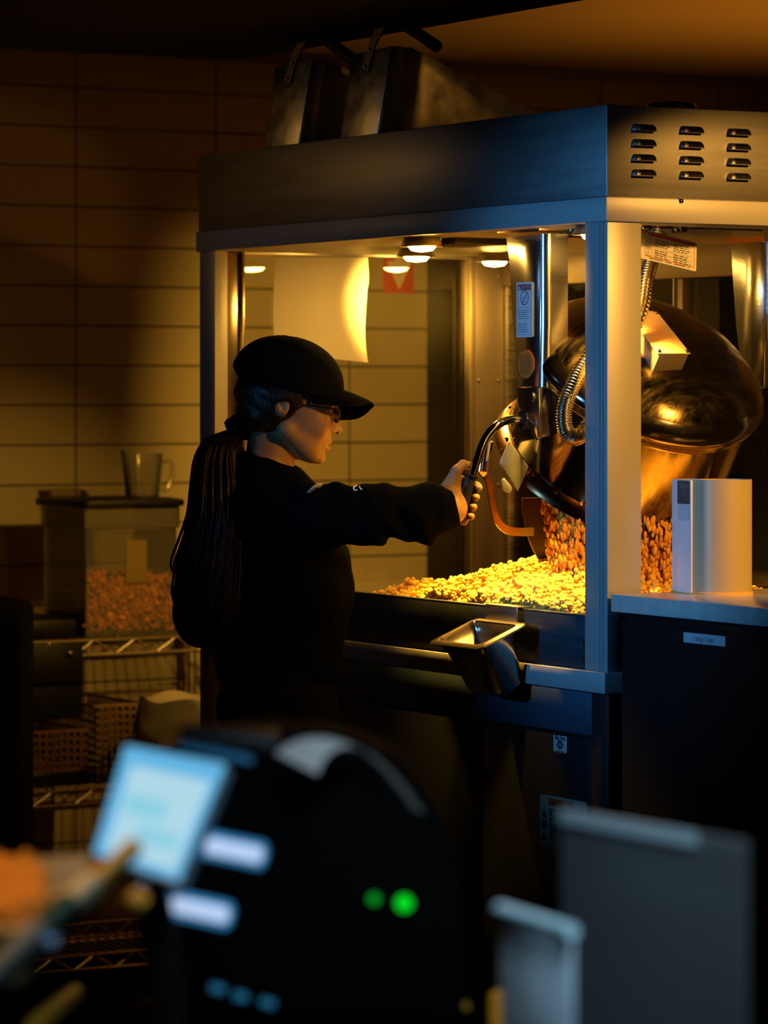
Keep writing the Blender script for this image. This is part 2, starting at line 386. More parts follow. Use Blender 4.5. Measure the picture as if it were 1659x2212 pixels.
# stickers helper (outline with printed lines), plane given by origin O (centre), ex, ey
def sticker(name, parent, O, ex, ey, w, h, draw, mats, bg=0):
    b = BM(); ex = Vector(ex).normalized(); ey = Vector(ey).normalized(); en = ex.cross(ey)
    pts = []
    r = min(w, h) * .06
    for cx_, cy_, a0 in ((w / 2 - r, h / 2 - r, 0), (-w / 2 + r, h / 2 - r, 90), (-w / 2 + r, -h / 2 + r, 180), (w / 2 - r, -h / 2 + r, 270)):
        for k in range(4): a = math.radians(a0 + 30 * k); pts.append(Vector(O) + ex * (cx_ + r * math.cos(a)) + ey * (cy_ + r * math.sin(a)))
    prism(b, pts, en * .0008, bg)
    draw(b, Vector(O) + en * .0009, ex, ey); return obj(name, b, mats, parent, sm=False)
def lines(b, O, ex, ey, x0, x1, ys, th, mi, seed=1, gap=.12):
    rr = random.Random(seed)
    for y in ys:
        x = x0; end = x1 - (x1 - x0) * rr.random() * .3
        while x < end:
            wl = (x1 - x0) * (.12 + .2 * rr.random()); quadpatch(b, O, ex, ey, x, min(x + wl, end), y - th / 2, y + th / 2, .0001, mi); x += wl + (x1 - x0) * gap * .5
def ring2(b, O, ex, ey, cx_, cy_, rx, ry, w, mi, seg=28, a0=0, a1=360):
    vs = []
    for k in range(seg + 1):
        a = math.radians(a0 + (a1 - a0) * k / seg)
        vs.append([b.verts.new(O + ex * (cx_ + (rx + s) * math.cos(a)) + ey * (cy_ + (ry + s) * math.sin(a)) + ex.cross(ey) * .0002) for s in (-w / 2, w / 2)])
    for p, q in zip(vs, vs[1:]): f = b.faces.new((p[0], p[1], q[1], q[0])); f.material_index = mi
def tri2(b, O, ex, ey, cx_, cy_, s, mi, h=.0002):
    f = b.faces.new([b.verts.new(O + ex * (cx_ + s * x) + ey * (cy_ + s * y) + ex.cross(ey) * h) for x, y in ((-1, -.8), (1, -.8), (0, 1))]); f.material_index = mi
def bar2(b, O, ex, ey, p, q, w, mi, h=.0003):
    p = Vector(p); q = Vector(q); d = (q - p).normalized(); n = Vector((-d.y, d.x)) * w / 2
    f = b.faces.new([b.verts.new(O + ex * v.x + ey * v.y + ex.cross(ey) * h) for v in (p - n, q - n, q + n, p + n)]); f.material_index = mi

# ---- hangers
HX = .05
def poly(pts, X): return [onX(x, y, X) for x, y in pts]
b = BM(); prism(b, poly([(1093, 512), (1100, 560), (1107, 680), (1113, 760), (1119, 836), (1165, 836), (1168, 700), (1168, 505)], HX), (.004, 0, 0), bev=.001)
yr = onX(1168, 600, HX).y
# rounded return flange on the right edge
rings = []
for py in (505, 600, 700, 836):
    px = 1168 if py < 750 else 1165.5
    c = onX(px, py, HX); ring = []
    for j in range(9): a = math.pi / 2 * j / 8; ring.append(b.verts.new((c.x + .016 * (1 - math.cos(a)), c.y - .016 * math.sin(a) + .004, c.z)))
    ring.append(b.verts.new((c.x + .05, c.y - .012, c.z))); rings.append(ring)
for r0, r1 in zip(rings, rings[1:]):
    for j in range(len(r0) - 1): b.faces.new((r0[j], r0[j + 1], r1[j + 1], r1[j]))
hang = P('kettle_hanger', b, mat('hanger_steel', (.62, .64, .68), .2, 1., bump=.03, bscale=40, bstretch=(1, 1, 8)), ang=50)
b = BM(); box(b, HX - .01, HX + .06, yr - .01, onX(1090, 510, HX).y + .01, TR - .004, TR + .01, bev=.002); obj('mounting_flange', b, mat('warm_plate', (.6, .42, .22), .3, 1.), hang)
def draw_caution(b, O, ex, ey):
    w, h = .047, .095
    quadpatch(b, O, ex, ey, -w / 2 + .002, w / 2 - .002, h / 2 - .012, h / 2 - .002, .0001, 1)
    text_into(b, 'CAUTION', O + ex * .0055 + ey * (h / 2 - .0072), ex, ey, .0095, 0, thick=.0003)
    tri2(b, O, ex, ey, -w / 2 + .0065, h / 2 - .0075, .0038, 0)
    ring2(b, O, ex, ey, 0, .0215, .0125, .0125, .0016, 2); bar2(b, O, ex, ey, (-.007, .011), (.008, .032), .0014, 2)
    for y in (.0215, .014): bar2(b, O, ex, ey, (-.008, y), (.008, y), .0006, 2)
    bar2(b, O, ex, ey, (-w / 2 + .002, .004), (w / 2 - .002, .004), .0005, 2)
    lines(b, O, ex, ey, -w / 2 + .004, w / 2 - .003, [-.001 - .0037 * k for k in range(5)], .0016, 3, 3)
    lines(b, O, ex, ey, -w / 2 + .004, w / 2 - .006, [-.025 - .0037 * k for k in range(5)], .0016, 3, 5)
    for s in (-1, 1): bar2(b, O, ex, ey, (s * (w / 2 - .0015), -h / 2 + .002), (s * (w / 2 - .0015), h / 2 - .002), .0005, 2)
    bar2(b, O, ex, ey, (-w / 2 + .0015, -h / 2 + .002), (w / 2 - .0015, -h / 2 + .002), .0005, 2)
EX = Vector((0, -1, 0))
sc_ = onX(1135, 669, HX)
wl = abs(onX(1117, 669, HX).y - onX(1153, 669, HX).y); hl_ = abs(onX(1135, 610, HX).z - onX(1135, 729, HX).z)
sticker('caution_label', hang, sc_ - Vector((.001, 0, 0)), EX, ZV, .055, hl_, lambda b, O, ex, ey: draw_caution(b, O, ex, ey), [WHITE, mat('maroon_print', (.16, .01, .02), .5), INK, mat('grey_text', (.25, .25, .28), .6)])
b = BM(); c = onX(1137, 787, HX) - Vector((.0005, 0, 0)); ew = abs(onX(1120, 787, HX).y - onX(1155, 787, HX).y) / 2; eh = .0255
pts = [c + EX * ew * math.cos(a) + ZV * eh * math.sin(a) for a in np.linspace(0, 2 * math.pi, 33)[:-1]]
prism(b, pts, (-.0008, 0, 0)); lines(b, c - Vector((.001, 0, 0)), EX, ZV, -ew * .65, ew * .75, [.015 - .004 * k for k in range(9)], .0017, 1, 9)
obj('round_label', b, [ORANGE, mat('brown_ink', (.25, .05, .02), .6)], hang, sm=False)
b = BM(); prism(b, poly([(1117, 838), (1162, 838), (1162, 947), (1157, 951), (1130, 900), (1122, 876), (1117, 868)], HX - .004), (.006, 0, 0), bev=.0012)
prism(b, [onX(1162, 838, HX - .004), onX(1162, 947, HX - .004), onX(1162, 940, HX - .004) + Vector((.03, 0, 0)), onX(1162, 838, HX - .004) + Vector((.03, 0, 0))], (0, -.004, 0), bev=.001)
disc(b, onX(1150, 857, HX - .004), (-1, 0, 0), .009, 20, thick=.004)
obj('pivot_bracket', b, mat('bracket_steel', (.55, .6, .68), .16, 1.), hang)
b = BM(); c = onX(1155, 857, HX); tube(b, [c, c + Vector((.07, 0, 0))], .0095, 16); lathe(b, [(.014, 0), (.014, .01), (0, .01)], c + Vector((.07, 0, 0)), (1, 0, 0), 16); obj('pivot_rod', b, mat('brass_rod', (.8, .62, .3), .18, 1.), hang)
HX2 = .565
b = BM(); prism(b, poly([(1578, 522), (1583, 600), (1590, 700), (1600, 790), (1625, 838), (1650, 838), (1652, 700), (1652, 522)], HX2), (.004, 0, 0), bev=.001)
rings = []
for py in (522, 600, 700, 838):
    c = onX(1652, py, HX2); ring = []
    for j in range(9): a = math.pi / 2 * j / 8; ring.append(b.verts.new((c.x + .016 * (1 - math.cos(a)), c.y - .016 * math.sin(a) + .004, c.z)))
    ring.append(b.verts.new((c.x + .05, c.y - .012, c.z))); rings.append(ring)
for r0, r1 in zip(rings, rings[1:]):
    for j in range(len(r0) - 1): b.faces.new((r0[j], r0[j + 1], r1[j + 1], r1[j]))
h2 = P('kettle_hanger', b, MATS['hanger_steel'], ang=50)
b = BM(); prism(b, [onX(1553, 497, HX2 - .02), onX(1650, 492, HX2 - .02), onX(1650, 520, HX2), onX(1577, 523, HX2)], (0, 0, -.002)); obj('mounting_flange', b, mat('orange_plate', (.95, .45, .08), .3, .9), h2)

# ---- kettle
PHI = math.radians(54); nK = Vector((0, -math.cos(PHI), math.sin(PHI))); tK = Vector((0, math.sin(PHI), math.cos(PHI))); uK = Vector((1, 0, 0))
KC = c2w(0, 0, 0) * 0
KC = onD(1328, 985, 6.47)   # centre of the open mouth
def K(u, t, n): return KC + uK * u + tK * t + nK * n
b = BM(); lathe(b, [(.190, -.004), (.206, .0), (.207, .158), (.208, .166), (.214, .172), (.220, .182), (.221, .192), (.214, .206), (.202, .217)], KC, nK, 96)
ket = P('kettle', b, KETTLEC)
b = BM(); lathe(b, [(.202, .217), (.188, .231), (.164, .248), (.130, .262), (.085, .271), (.04, .275), (0, .276)], KC, nK, 96); obj('kettle_bottom', b, KETTLED, ket)
b = BM(); lathe(b, [(.192, .002), (.208, .004), (.217, -.002), (.224, -.014), (.226, -.020), (.221, -.020), (.212, -.008), (.204, -.004), (.192, -.006), (.188, .002), (.192, .002)], KC, nK, 96)
for k in range(24): a = 2 * math.pi * k / 24; rivet(b, K(.214 * math.cos(a), .214 * math.sin(a), .0), nK, .004)
obj('kettle_rim', b, BRONZE, ket)
b = BM(); lathe(b, [(.184, .01), (.184, .15), (.17, .19), (.1, .2), (0, .2)], KC, nK, 64); obj('kettle_inside', b, mat('kettle_inside_black', (.03, .02, .012), .5, .5), ket)
# electrical box on the kettle bottom
cb = onD(1492, 764, 6.24)   # near right top corner of the cover plate
b = BM()
def fr(O, e1, e2, e3, s1, s2, s3, mi=0, bev=.001):
    prism(b, [O, O + e1 * s1, O + e1 * s1 + e2 * s2, O + e2 * s2], e3 * s3, mi, bev)
fr(cb - uK * .066 - nK * .062 - uK * 0, uK, tK, nK, .062, .125, .06)
eb = obj('electrical_box', b, BOXM, ket)
b = BM(); fr(cb - uK * .070 - nK * .002, uK, tK, nK, .070, .132, .0025, 0)
O = cb + nK * .0008 - uK * .035 + tK * .066
for s1 in (-.03, .03):
    for s2 in (-.06, .06): rivet(b, O + uK * s1 + tK * s2, nK, .0045, 2)
lines(b, O, uK, tK, -.024, .024, [.050 - .0062 * k for k in range(17)], .0022, 1, 11)
obj('cover_plate', b, [PLATEM, mat('orange_text', (.85, .30, .08), .5), CHROME], eb)
b = BM(); fr(cb - uK * .070 - nK * .064 - tK * .002, uK, tK, nK, .070, .13, .003, 0); obj('red_gasket', b, mat('red_gasket', (.75, .12, .02), .45), eb)
# flexible conduit
def conduit(name, pts, rad, par):
    C = catmull(pts, 90); b = BM(); tube(b, C, lambda t: rad * (1 + .15 * math.sin(t * len(C) * .62)), 12); return obj(name, b, mat('conduit_steel', (.7, .62, .45), .2, 1.), par, ang=80)
conduit('flexible_conduit', [onD(1330, 700, 6.12), onD(1272, 775, 6.10), onD(1240, 828, 6.08), onD(1220, 880, 6.07), onD(1221, 928, 6.07), onD(1242, 945, 6.08), onD(1268, 925, 6.1), onD(1300, 870, 6.13), onD(1345, 830, 6.22)], .0128, ket)
conduit('flexible_conduit', [onD(1350, 750, 6.2), onD(1385, 668, 6.22), onD(1397, 600, 6.24), onD(1409, 555, 6.26), onD(1425, 500, 6.28)], .0125, ket)
# tilt handle
HD = 6.30
hp = catmull([onD(1135, 905, 6.33), onD(1105, 906, 6.32), onD(1075, 918, HD), onD(1052, 942, 6.29), onD(1036, 978, 6.28), onD(1018, 1035, 6.27), onD(997, 1105, 6.26)], 8)
b = BM(); tube(b, hp, .0078, 16); th = obj('tilt_handle', b, CHROME, ket)
b = BM(); tube(b, [onD(1016, 1032, 6.27), onD(993.5, 1116, 6.26)], .0105, 16); lathe(b, [(.013, 0), (.013, .004), (.0, .004)], onD(1017, 1031, 6.27), (onD(1016, 1032, 6.27) - onD(993.5, 1116, 6.26)).normalized(), 16); obj('grip', b, mat('grip_rubber', (.012, .012, .012), .38), th)
b = BM(); c = onD(1140, 905, 6.325); lathe(b, [(0, -.012), (.017, -.012), (.019, -.008), (.019, .012), (.0, .012)], c, (1, 0, 0), 8); lathe(b, [(0, 0), (.012, 0), (.012, .035), (0, .035)], c, (1, 0, 0), 16); obj('handle_hub', b, BLACKG, th)
b = BM(); tube(b, catmull([onD(1150, 870, 6.37), onD(1176, 880, 6.37), onD(1184, 920, 6.37), onD(1182, 955, 6.37), onD(1168, 960, 6.37), onD(1150, 940, 6.37)], 6), .0035, 8); tube(b, [onD(1170, 857, 6.36), onD(1205, 857, 6.38)], .012, 14); obj('trunnion', b, mat('trunnion_iron', (.10, .08, .06), .3, .9), ket)
# lid flap hanging open and its handle
LYp = .52
cz = onY(1322, 1072, LYp)
b = BM(); pts = [cz + Vector((.20 * math.cos(a), 0, .20 * math.sin(a))) for a in np.linspace(math.pi, 2 * math.pi, 40)]
prism(b, pts, (0, .004, 0), bev=.0012); lid = obj('kettle_lid', b, mat('lid_dark', (.02, .013, .008), .35, .7), ket)
b = BM(); sp = catmull([onD(1152, 1149, 6.5), onD(1120, 1149, 6.46), onD(1092, 1143, 6.43), onD(1072, 1120, 6.41), onD(1062, 1080, 6.40), onD(1056, 1042, 6.40), onD(1043, 1022, 6.40), onD(1032, 1010, 6.40)], 7)
tube(b, sp, .005, 4, flat=(.0012, .0075), up=DV); lh = obj('lid_handle_strap', b, mat('strap_steel', (.75, .6, .32), .25, 1.), lid)
b = BM(); lathe(b, [(0, 0), (.0125, 0), (.0125, .055), (.0105, .057), (.0105, .03), (0, .03)], onD(1042, 1018, 6.40), (onD(1050, 960, 6.40) - onD(1042, 1018, 6.40)).normalized(), 24); obj('lid_handle_sleeve', b, CHROME, lid)
b = BM(); q = [(1101, 953), (1143, 1008), (1119, 1062), (1080, 1002)]
prism(b, [onD(x, y, 6.33) for x, y in q], DV * .05, bev=.003); prism(b, [onD(x, y, 6.335) for x, y in [(1082, 1038), (1090, 1032), (1108, 1055), (1102, 1066), (1086, 1060)]], DV * .03, bev=.002)
obj('lid_clamp', b, mat('clamp_grey', (.20, .22, .26), .3, .7), lid)

# danger label on the side glass (hanging in the cabinet behind it)
def draw_danger(b, O, ex, ey):
    w, h = .112, .050
    quadpatch(b, O, ex, ey, -w / 2 + .012, w / 2 - .002, h / 2 - .0065, h / 2 - .001, .0001, 1)
    text_into(b, 'DANGER', O + ex * .006 + ey * (h / 2 - .0038), ex, ey, .0062, 2, thick=.0003)
    for (xx0, xx1) in ((-.030, .003), (.010, .047)):
        lines(b, O, ex, ey, xx0, xx1, [.0135 - .004 * k for k in range(4)], .002, 3, int(xx0 * 1e4))
        lines(b, O, ex, ey, xx0, xx1, [-.006 - .004 * k for k in range(2)], .002, 3, 5)
        lines(b, O, ex, ey, xx0, xx1, [-.0145 - .004 * k for k in range(2)], .002, 3, 6)
    for y in (-.0025, -.0115): bar2(b, O, ex, ey, (-.032, y), (.048, y), .0004, 3)
    ring2(b, O, ex, ey, -.043, .010, .0050, .0050, .001, 3); bar2(b, O, ex, ey, (-.0465, .0065), (-.0395, .0135), .001, 3)
    ring2(b, O, ex, ey, -.043, -.003, .0045, .0045, .001, 3); bar2(b, O, ex, ey, (-.046, -.003), (-.040, -.003), .002, 3)
    tri2(b, O, ex, ey, -.043, -.0155, .0055, 3); tri2(b, O, ex, ey, -.043, -.0158, .0038, 0, .0003)
    lines(b, O, ex, ey, -.040, .05, [-.0228], .002, 3, 8)
    for y in (h / 2 - .001, -.0205): bar2(b, O, ex, ey, (-.050, y), (w / 2 - .002, y), .0008, 1)
    for x in (-.050, -.035, w / 2 - .002): bar2(b, O, ex, ey, (x, -.0205), (x, h / 2 - .001), .0008, 1)
lc = onY(1444, 541, .10); ey_ = Vector((.20, .25, 1)).normalized(); ex_ = Vector((1, .0, -.04)); ex_ = (ex_ - ey_ * ex_.dot(ey_)).normalized()
sticker('danger_label', pm, lc, ex_, ey_, .118, .054, draw_danger, [WHITE, mat('danger_red', (.70, .06, .02), .5), mat('danger_dark', (.12, .01, .01), .5), mat('dark_text', (.12, .11, .12), .6)])
# sticker with the eye mark and the warning label on the base doors
def draw_eye(b, O, ex, ey):
    text_into(b, 'Big Eye', O + ey * .0105, ex, ey, .0115, 1, thick=.0003, bold=.0003)
    ring2(b, O, ex, ey, 0, -.001, .0045, .0055, .004, 1); ring2(b, O, ex, ey, 0, .004, .012, .012, .002, 1, a0=200, a1=340); ring2(b, O, ex, ey, 0, -.009, .012, .012, .002, 1, a0=30, a1=150)
    lines(b, O, ex, ey, -.012, .013, [-.013, -.0165], .002, 2, 3, .05)
c = onX(1211.5, 1607, .004); sticker('eye_label', pm, c - Vector((.0008, 0, 0)), EX, ZV, .043, .029, draw_eye, [mat('cream_sticker', (.62, .58, .42), .5), INKB, REDP])
def draw_warn(b, O, ex, ey):
    w, h = .15, .085
    quadpatch(b, O, ex, ey, -w / 2 + .028, w / 2 - .04, h / 2 - .016, h / 2 - .003, .0001, 1)
    tri2(b, O, ex, ey, -.030, h / 2 - .010, .005, 2); lines(b, O, ex, ey, -.02, .03, [h / 2 - .009], .005, 2, 4)
    tri2(b, O, ex, ey, -.061, .011, .008, 2); ring2(b, O, ex, ey, -.061, -.008, .0055, .0055, .006, 2); tri2(b, O, ex, ey, -.061, -.030, .008, 2)
    lines(b, O, ex, ey, -.044, .07, [.020 - .0052 * k for k in range(12)], .0028, 2, 14)
c = onX(1218, 1778, .004); sticker('warning_label', pm, c - Vector((.0008, 0, 0)), EX, ZV, .15, .088, draw_warn, [mat('yellowed_label', (.52, .46, .34), .5), mat('label_orange', (.65, .10, .02), .5), INK])

# black cap on the roof of the machine
b = BM(); c = onY(1450, 215, .12); lathe(b, [(0, .0), (.040, 0), (.045, .004), (.045, .014), (.040, .019), (.030, .021), (0, .022)], (c.x, .12, MT), (0, 0, 1), 40)
tag(obj('vent_cap', b, BLACKG), 'low black round cap on top of the louvred header', 'vent cap')
b = BM(); 

# ================================================================== SCOOPS ON THE ROOF
def scoop():
    X0 = .035; yb0 = onX(735, 285, X0).y; yb1 = onX(815, 279, X0).y; zb = MT + .002
    t = thing('popcorn_scoop', (X0 + .15, (yb0 + yb1) / 2, zb), 'x', 'scoop', 'steel scoops on the machine roof')
    h = .172; lean = .030; wt = .004
    # end plate, slightly narrower at top
    A = Vector((X0, yb0, zb)); B_ = Vector((X0, yb1, zb)); C_ = Vector((X0 + lean, yb1 - .004, zb + h)); D_ = Vector((X0 + lean, yb0 - .012 + .02, zb + h - .004))
    b = BM(); prism(b, [A, B_, C_, D_], (.0025, 0, 0), bev=.0008)
    for k in range(6): pass
    obj('end_plate', b, SCOOPM, t)
    Lx = .36
    for s, (p, q) in enumerate(((B_, C_), (A, D_))):
        b = BM(); e = Vector((0, .0025, 0)) if s == 0 else Vector((0, -.0025, 0))
        tip = Vector((X0 + Lx, p.y, zb)); tipt = Vector((X0 + Lx + .005, p.y, zb + .055))
        sh = Vector((X0 + lean + .045, q.y, zb + h - .001))
        prism(b, [p + Vector((.0024, 0, 0)), tip, tipt, sh, q + Vector((.0024, 0, 0))], e, bev=.0008)
        if s == 0:  # folded seam strip next to the end plate
            prism(b, [p + Vector((.003, 0, .001)), p + Vector((.032, 0, .001)), q + Vector((.028, 0, -.004)), q + Vector((.003, 0, -.002))], (0, -.0018, 0), bev=.0006)
        obj('side_plate', b, SCOOPM, t)
    b = BM(); prism(b, [A, B_, Vector((X0 + Lx, yb1, zb)), Vector((X0 + Lx, yb0, zb))], (0, 0, .002)); obj('bottom_plate', b, SCOOPM, t)
    b = BM(); box(b, X0 + Lx - .005, X0 + Lx + .03, yb1 - .004, yb0 + .004, zb, zb + .045, bev=.008); obj('end_guard', b, BLACKP, t)
    # strap with rivets, rising from the end plate
    p0 = onX(789, 152, X0 + .020); p1 = onX(806, 92, X0 + .030); p2 = onX(839, 30, X0 + .030)
    b = BM(); tube(b, [p0, p0.lerp(p1, .5), p1, p2], .006, 4, flat=(.0018, .0125), up=Vector((1, 0, 0)))
    for k in (.12, .72): rivet(b, p0.lerp(p1, k) - Vector((.0020, 0, 0)), (-1, 0, 0), .0046, 1)
    obj('handle_strap', b, [mat('strap_dark_steel', (.30, .26, .22), .45, .8), CHROME], t)
    b = BM(); g0 = p2 + Vector((0.0, -.004, .0)); 
    gp = [p2 + Vector((.0, 0, -.002)), onX(870, 52, X0 + .045), onX(905, 74, X0 + .05), onX(945, 101, X0 + .055)]
    tube(b, catmull(gp, 5), .01, 12, flat=(.0115, .0105), up=Vector((0, 0, 1))); obj('grip', b, BLACKP, t)
    return t
s1 = scoop(); s1['label'] = 'steel popcorn scoop on the machine roof, nearer the louvres, its long brass-lit side showing'
X0 = .035; dy = onX(572, 305, X0).y - onX(737, 285, X0).y
s2 = dup(s1, (0, dy, 0), 'steel popcorn scoop on the machine roof, farther from the louvres, its long side black')
b = BM()

# ================================================================== POPCORN
def popcorn_piece(seed, rad=.0075, sub=1):
    rr = random.Random(seed); b = BM()
    n = rr.randint(4, 6)
    for i in range(n):
        d = Vector((rr.gauss(0, 1), rr.gauss(0, 1), rr.gauss(0, 1))).normalized() * rad * .62
        r = rad * (.42 + .28 * rr.random()); m = Matrix.Translation(d)
        bmesh.ops.create_icosphere(b, subdivisions=sub, radius=r, matrix=m)
    V = np.array([v.co[:] for v in b.verts]); Tq = np.array([[v.index for v in f.verts] for f in b.faces]); b.free(); return V, Tq
PIECES = [popcorn_piece(100 + i) for i in range(10)]
def bm_index_fix():
    pass
def scatter(name, pts, scl=1., m=POP, base=None, stretch=1.):
    Vs, Fs, off = [], [], 0
    for i, p in enumerate(pts):
        V, Tq = PIECES[i % len(PIECES)]
        a, b_, c = rng.uniform(0, 6.28, 3); s = scl * rng.uniform(.75, 1.25)
        R = np.array((Matrix.Rotation(a, 3, 'X') @ Matrix.Rotation(b_, 3, 'Y') @ Matrix.Rotation(c, 3, 'Z')))
        Vt = (V @ R.T) * s; Vt[:, 2] *= stretch
        Vs.append(Vt + np.array(p)); Fs.append(Tq + off); off += len(V)
    if base is not None: Vs.append(base[0]); Fs.append(base[1] + off)
    me = mesh_np(np.concatenate(Vs), np.concatenate(Fs), name); return me
# rebuild pieces with proper indices
def popcorn_piece2(seed, rad=.0075):
    rr = random.Random(seed); b = BM(); bmesh.ops.create_icosphere(b, subdivisions=1, radius=1); b.verts.ensure_lookup_table(); b.verts.index_update()
    U = np.array([v.co[:] for v in b.verts]); Tq = np.array([[v.index for v in f.verts] for f in b.faces]); b.free()
    Vs, Fs = [], []
    for i in range(rr.randint(4, 6)):
        d = np.array((rr.gauss(0, 1), rr.gauss(0, 1), rr.gauss(0, 1))); d = d / np.linalg.norm(d) * rad * .66
        Vs.append(U * rad * (.40 + .30 * rr.random()) + d); Fs.append(Tq + len(U) * i)
    return np.concatenate(Vs), np.concatenate(Fs)
PIECES = [popcorn_piece2(100 + i) for i in range(12)]
DECK = PN - .045
def hgt(x, y):
    h = .118 * math.exp(-((x - .30) / .32) ** 2 - ((y - .50) / .30) ** 2) + .055 * math.exp(-((x - .15) / .25) ** 2 - ((y - .22) / .22) ** 2) + .030 * math.exp(-((x - .22) / .25) ** 2 - ((y - .90) / .22) ** 2)
    h += .026 * mnoise.noise(Vector((x * 9, y * 9, 0))) + .008 * mnoise.noise(Vector((x * 25, y * 25, 3)))
    return max(.0, min(h - .006, .046 + (x - .016) * 1.1, .046 + (y - .045) * 1.3))
nx, ny = 40, 80; X = np.linspace(.017, W - .06, nx); Y = np.linspace(.05, 1.40, ny)
V = np.array([[x, y, DECK - .004 + hgt(x, y)] for x in X for y in Y])
Tq = []
for i in range(nx - 1):
    for j in range(ny - 1):
        a = i * ny + j; Tq += [[a, a + ny, a + 1], [a + 1, a + ny, a + ny + 1]]
pts = []
while len(pts) < 5800:
    x = .020 + (W - .09) * rng.random() ** 1.4; y = .05 + 1.3 * rng.random(); h = hgt(x, y)
    if h < .004: continue
    pts.append((x, y, DECK + h + rng.uniform(-.002, .007)))
me = scatter('popcorn_pile', pts, 1.0, base=(V, np.array(Tq)))
tag(obj('popcorn_pile', me, POP, ang=80), 'glowing yellow heap of popcorn on the floor of the lit machine cabinet', 'popcorn', kind='stuff')
# falling curtain under the kettle mouth
pts = []
PIECES_FULL = PIECES
def small_piece(seed, rad=.0075):
    V, Tq = popcorn_piece2(seed, rad); return V[:84], Tq[Tq.max(1) < 84]
PIECES = [small_piece(300 + i) for i in range(12)]
for i in range(11000):
    a = rng.uniform(0, 2 * math.pi); rr_ = .185 * math.sqrt(rng.random()); p = K(rr_ * math.cos(a), rr_ * math.sin(a), 0)
    y = p.y - .03; tmax = p.z - (DECK + hgt(p.x, y)) - .01
    dens = 1.0 if math.sin(a) < .2 else .45
    if rng.random() > dens: continue
    t = rng.random() ** .8 * tmax; z = p.z - .008 - t
    x = KC.x + (p.x - KC.x) * (1 - .12 * t); y = y - .10 * math.sqrt(max(0, t)) * .4 + (KC.y - .08 - y) * .5 * t / max(tmax, .01)
    if y > LYp - .02: continue
    pts.append((x, max(y, .055), z))
me = scatter('falling_popcorn', pts, .72, stretch=2.3); PIECES = PIECES_FULL
tag(obj('falling_popcorn', me, POPF, ang=80), 'amber popcorn pouring down out of the tipped kettle onto the heap', 'popcorn', kind='stuff')

# ================================================================== STEEL PAN ON THE FRONT PANEL
pc = (onX(1029, 1332, -.02) + onX(1140, 1347, -.02)) / 2   # middle of the rim edge next to the panel
e1 = Vector((0, -1, 0)); tl = math.radians(22); e2 = Vector((-math.cos(tl), 0, -math.sin(tl))); e3 = Vector((-math.sin(tl), 0, math.cos(tl)))
PW, PL = .176, .112
rc = pc + e2 * PL / 2
t = thing('steel_pan', rc - e3 * .11, 'small deep steel food pan with orange-lit rim hung tilted on the front of the machine', 'food pan')
def rrect(w, l, r, n, z):
    out = []
    for cx_, cy_, a0 in ((w / 2 - r, l / 2 - r, 0), (-w / 2 + r, l / 2 - r, 90), (-w / 2 + r, -l / 2 + r, 180), (w / 2 - r, -l / 2 + r, 270)):
        for k in range(n): a = math.radians(a0 + 90 * k / (n - 1)); out.append((cx_ + r * math.cos(a), cy_ + r * math.sin(a), z))
    return out
def loft(b, secs, O, e1, e2, e3, mi=0, capend=True):
    rings = [[b.verts.new(O + e1 * x + e2 * y + e3 * z) for x, y, z in s] for s in secs]; fs = []
    for p, q in zip(rings, rings[1:]):
        n = len(p)
        for k in range(n): fs.append(b.faces.new((p[k], q[k], q[(k + 1) % n], p[(k + 1) % n])))
    if capend: fs.append(b.faces.new(rings[-1]))
    setmat(b, fs, mi)
PANM = mat('pan_steel', (.55, .52, .46), .2, 1., rvar=.05)
b = BM(); loft(b, [rrect(PW - .03, PL - .03, .012, 5, -.001), rrect(PW - .036, PL - .034, .012, 5, -.02), rrect(PW - .042, PL - .040, .012, 5, -.022), rrect(PW - .066, PL - .060, .014, 5, -.10), rrect(PW - .085, PL - .078, .012, 5, -.108)], rc, e1, e2, e3)
loft(b, [rrect(PW - .026, PL - .026, .014, 5, -.003), rrect(PW - .032, PL - .030, .014, 5, -.022), rrect(PW - .038, PL - .036, .014, 5, -.024), rrect(PW - .060, PL - .054, .016, 5, -.102), rrect(PW - .080, PL - .072, .014, 5, -.112)], rc, e1, e2, e3)
obj('pan_body', b, PANM, t, ang=60)
b = BM(); loft(b, [rrect(PW - .030, PL - .030, .012, 5, -.003), rrect(PW - .026, PL - .026, .014, 5, .001), rrect(PW - .016, PL - .016, .016, 5, .001), rrect(PW, PL, .016, 5, -.001), rrect(PW + .001, PL + .001, .016, 5, -.004), rrect(PW - .003, PL - .003, .016, 5, -.004), rrect(PW - .028, PL - .028, .012, 5, -.003)], rc, e1, e2, e3, capend=False)
obj('pan_rim', b, mat('rim_brass_steel', (.70, .60, .42), .2, 1.), t, ang=60)
b = BM(); y0 = onX(1128, 1335, 0).y; y1 = onX(1060, 1325, 0).y; prism(b, [Vector((.02, y0, PN + .002)), Vector((.02, y1, PN + .002)), Vector((-.012, y1, PN + .002)), Vector((-.012, y0, PN + .002))], (0, 0, .0025), bev=.0008)
box(b, -.012, -.0085, y0, y1, pc.z - .012, PN + .003, bev=.0008); obj('pan_hook', b, STEEL, t)
cs = rc - e3 * .070; t2 = thing('measuring_spoon', cs, 'small steel spoon with ring handle lying inside the hung pan', 'spoon')
b = BM(); ringp = [cs + e3 * .035 + e1 * (.02 + .013 * math.cos(a)) + e2 * (.012 + .013 * math.sin(a)) for a in np.linspace(0, 2 * math.pi, 17)]; tube(b, ringp, .0016, 6, cap=False); obj('ring_handle', b, CHROME, t2)
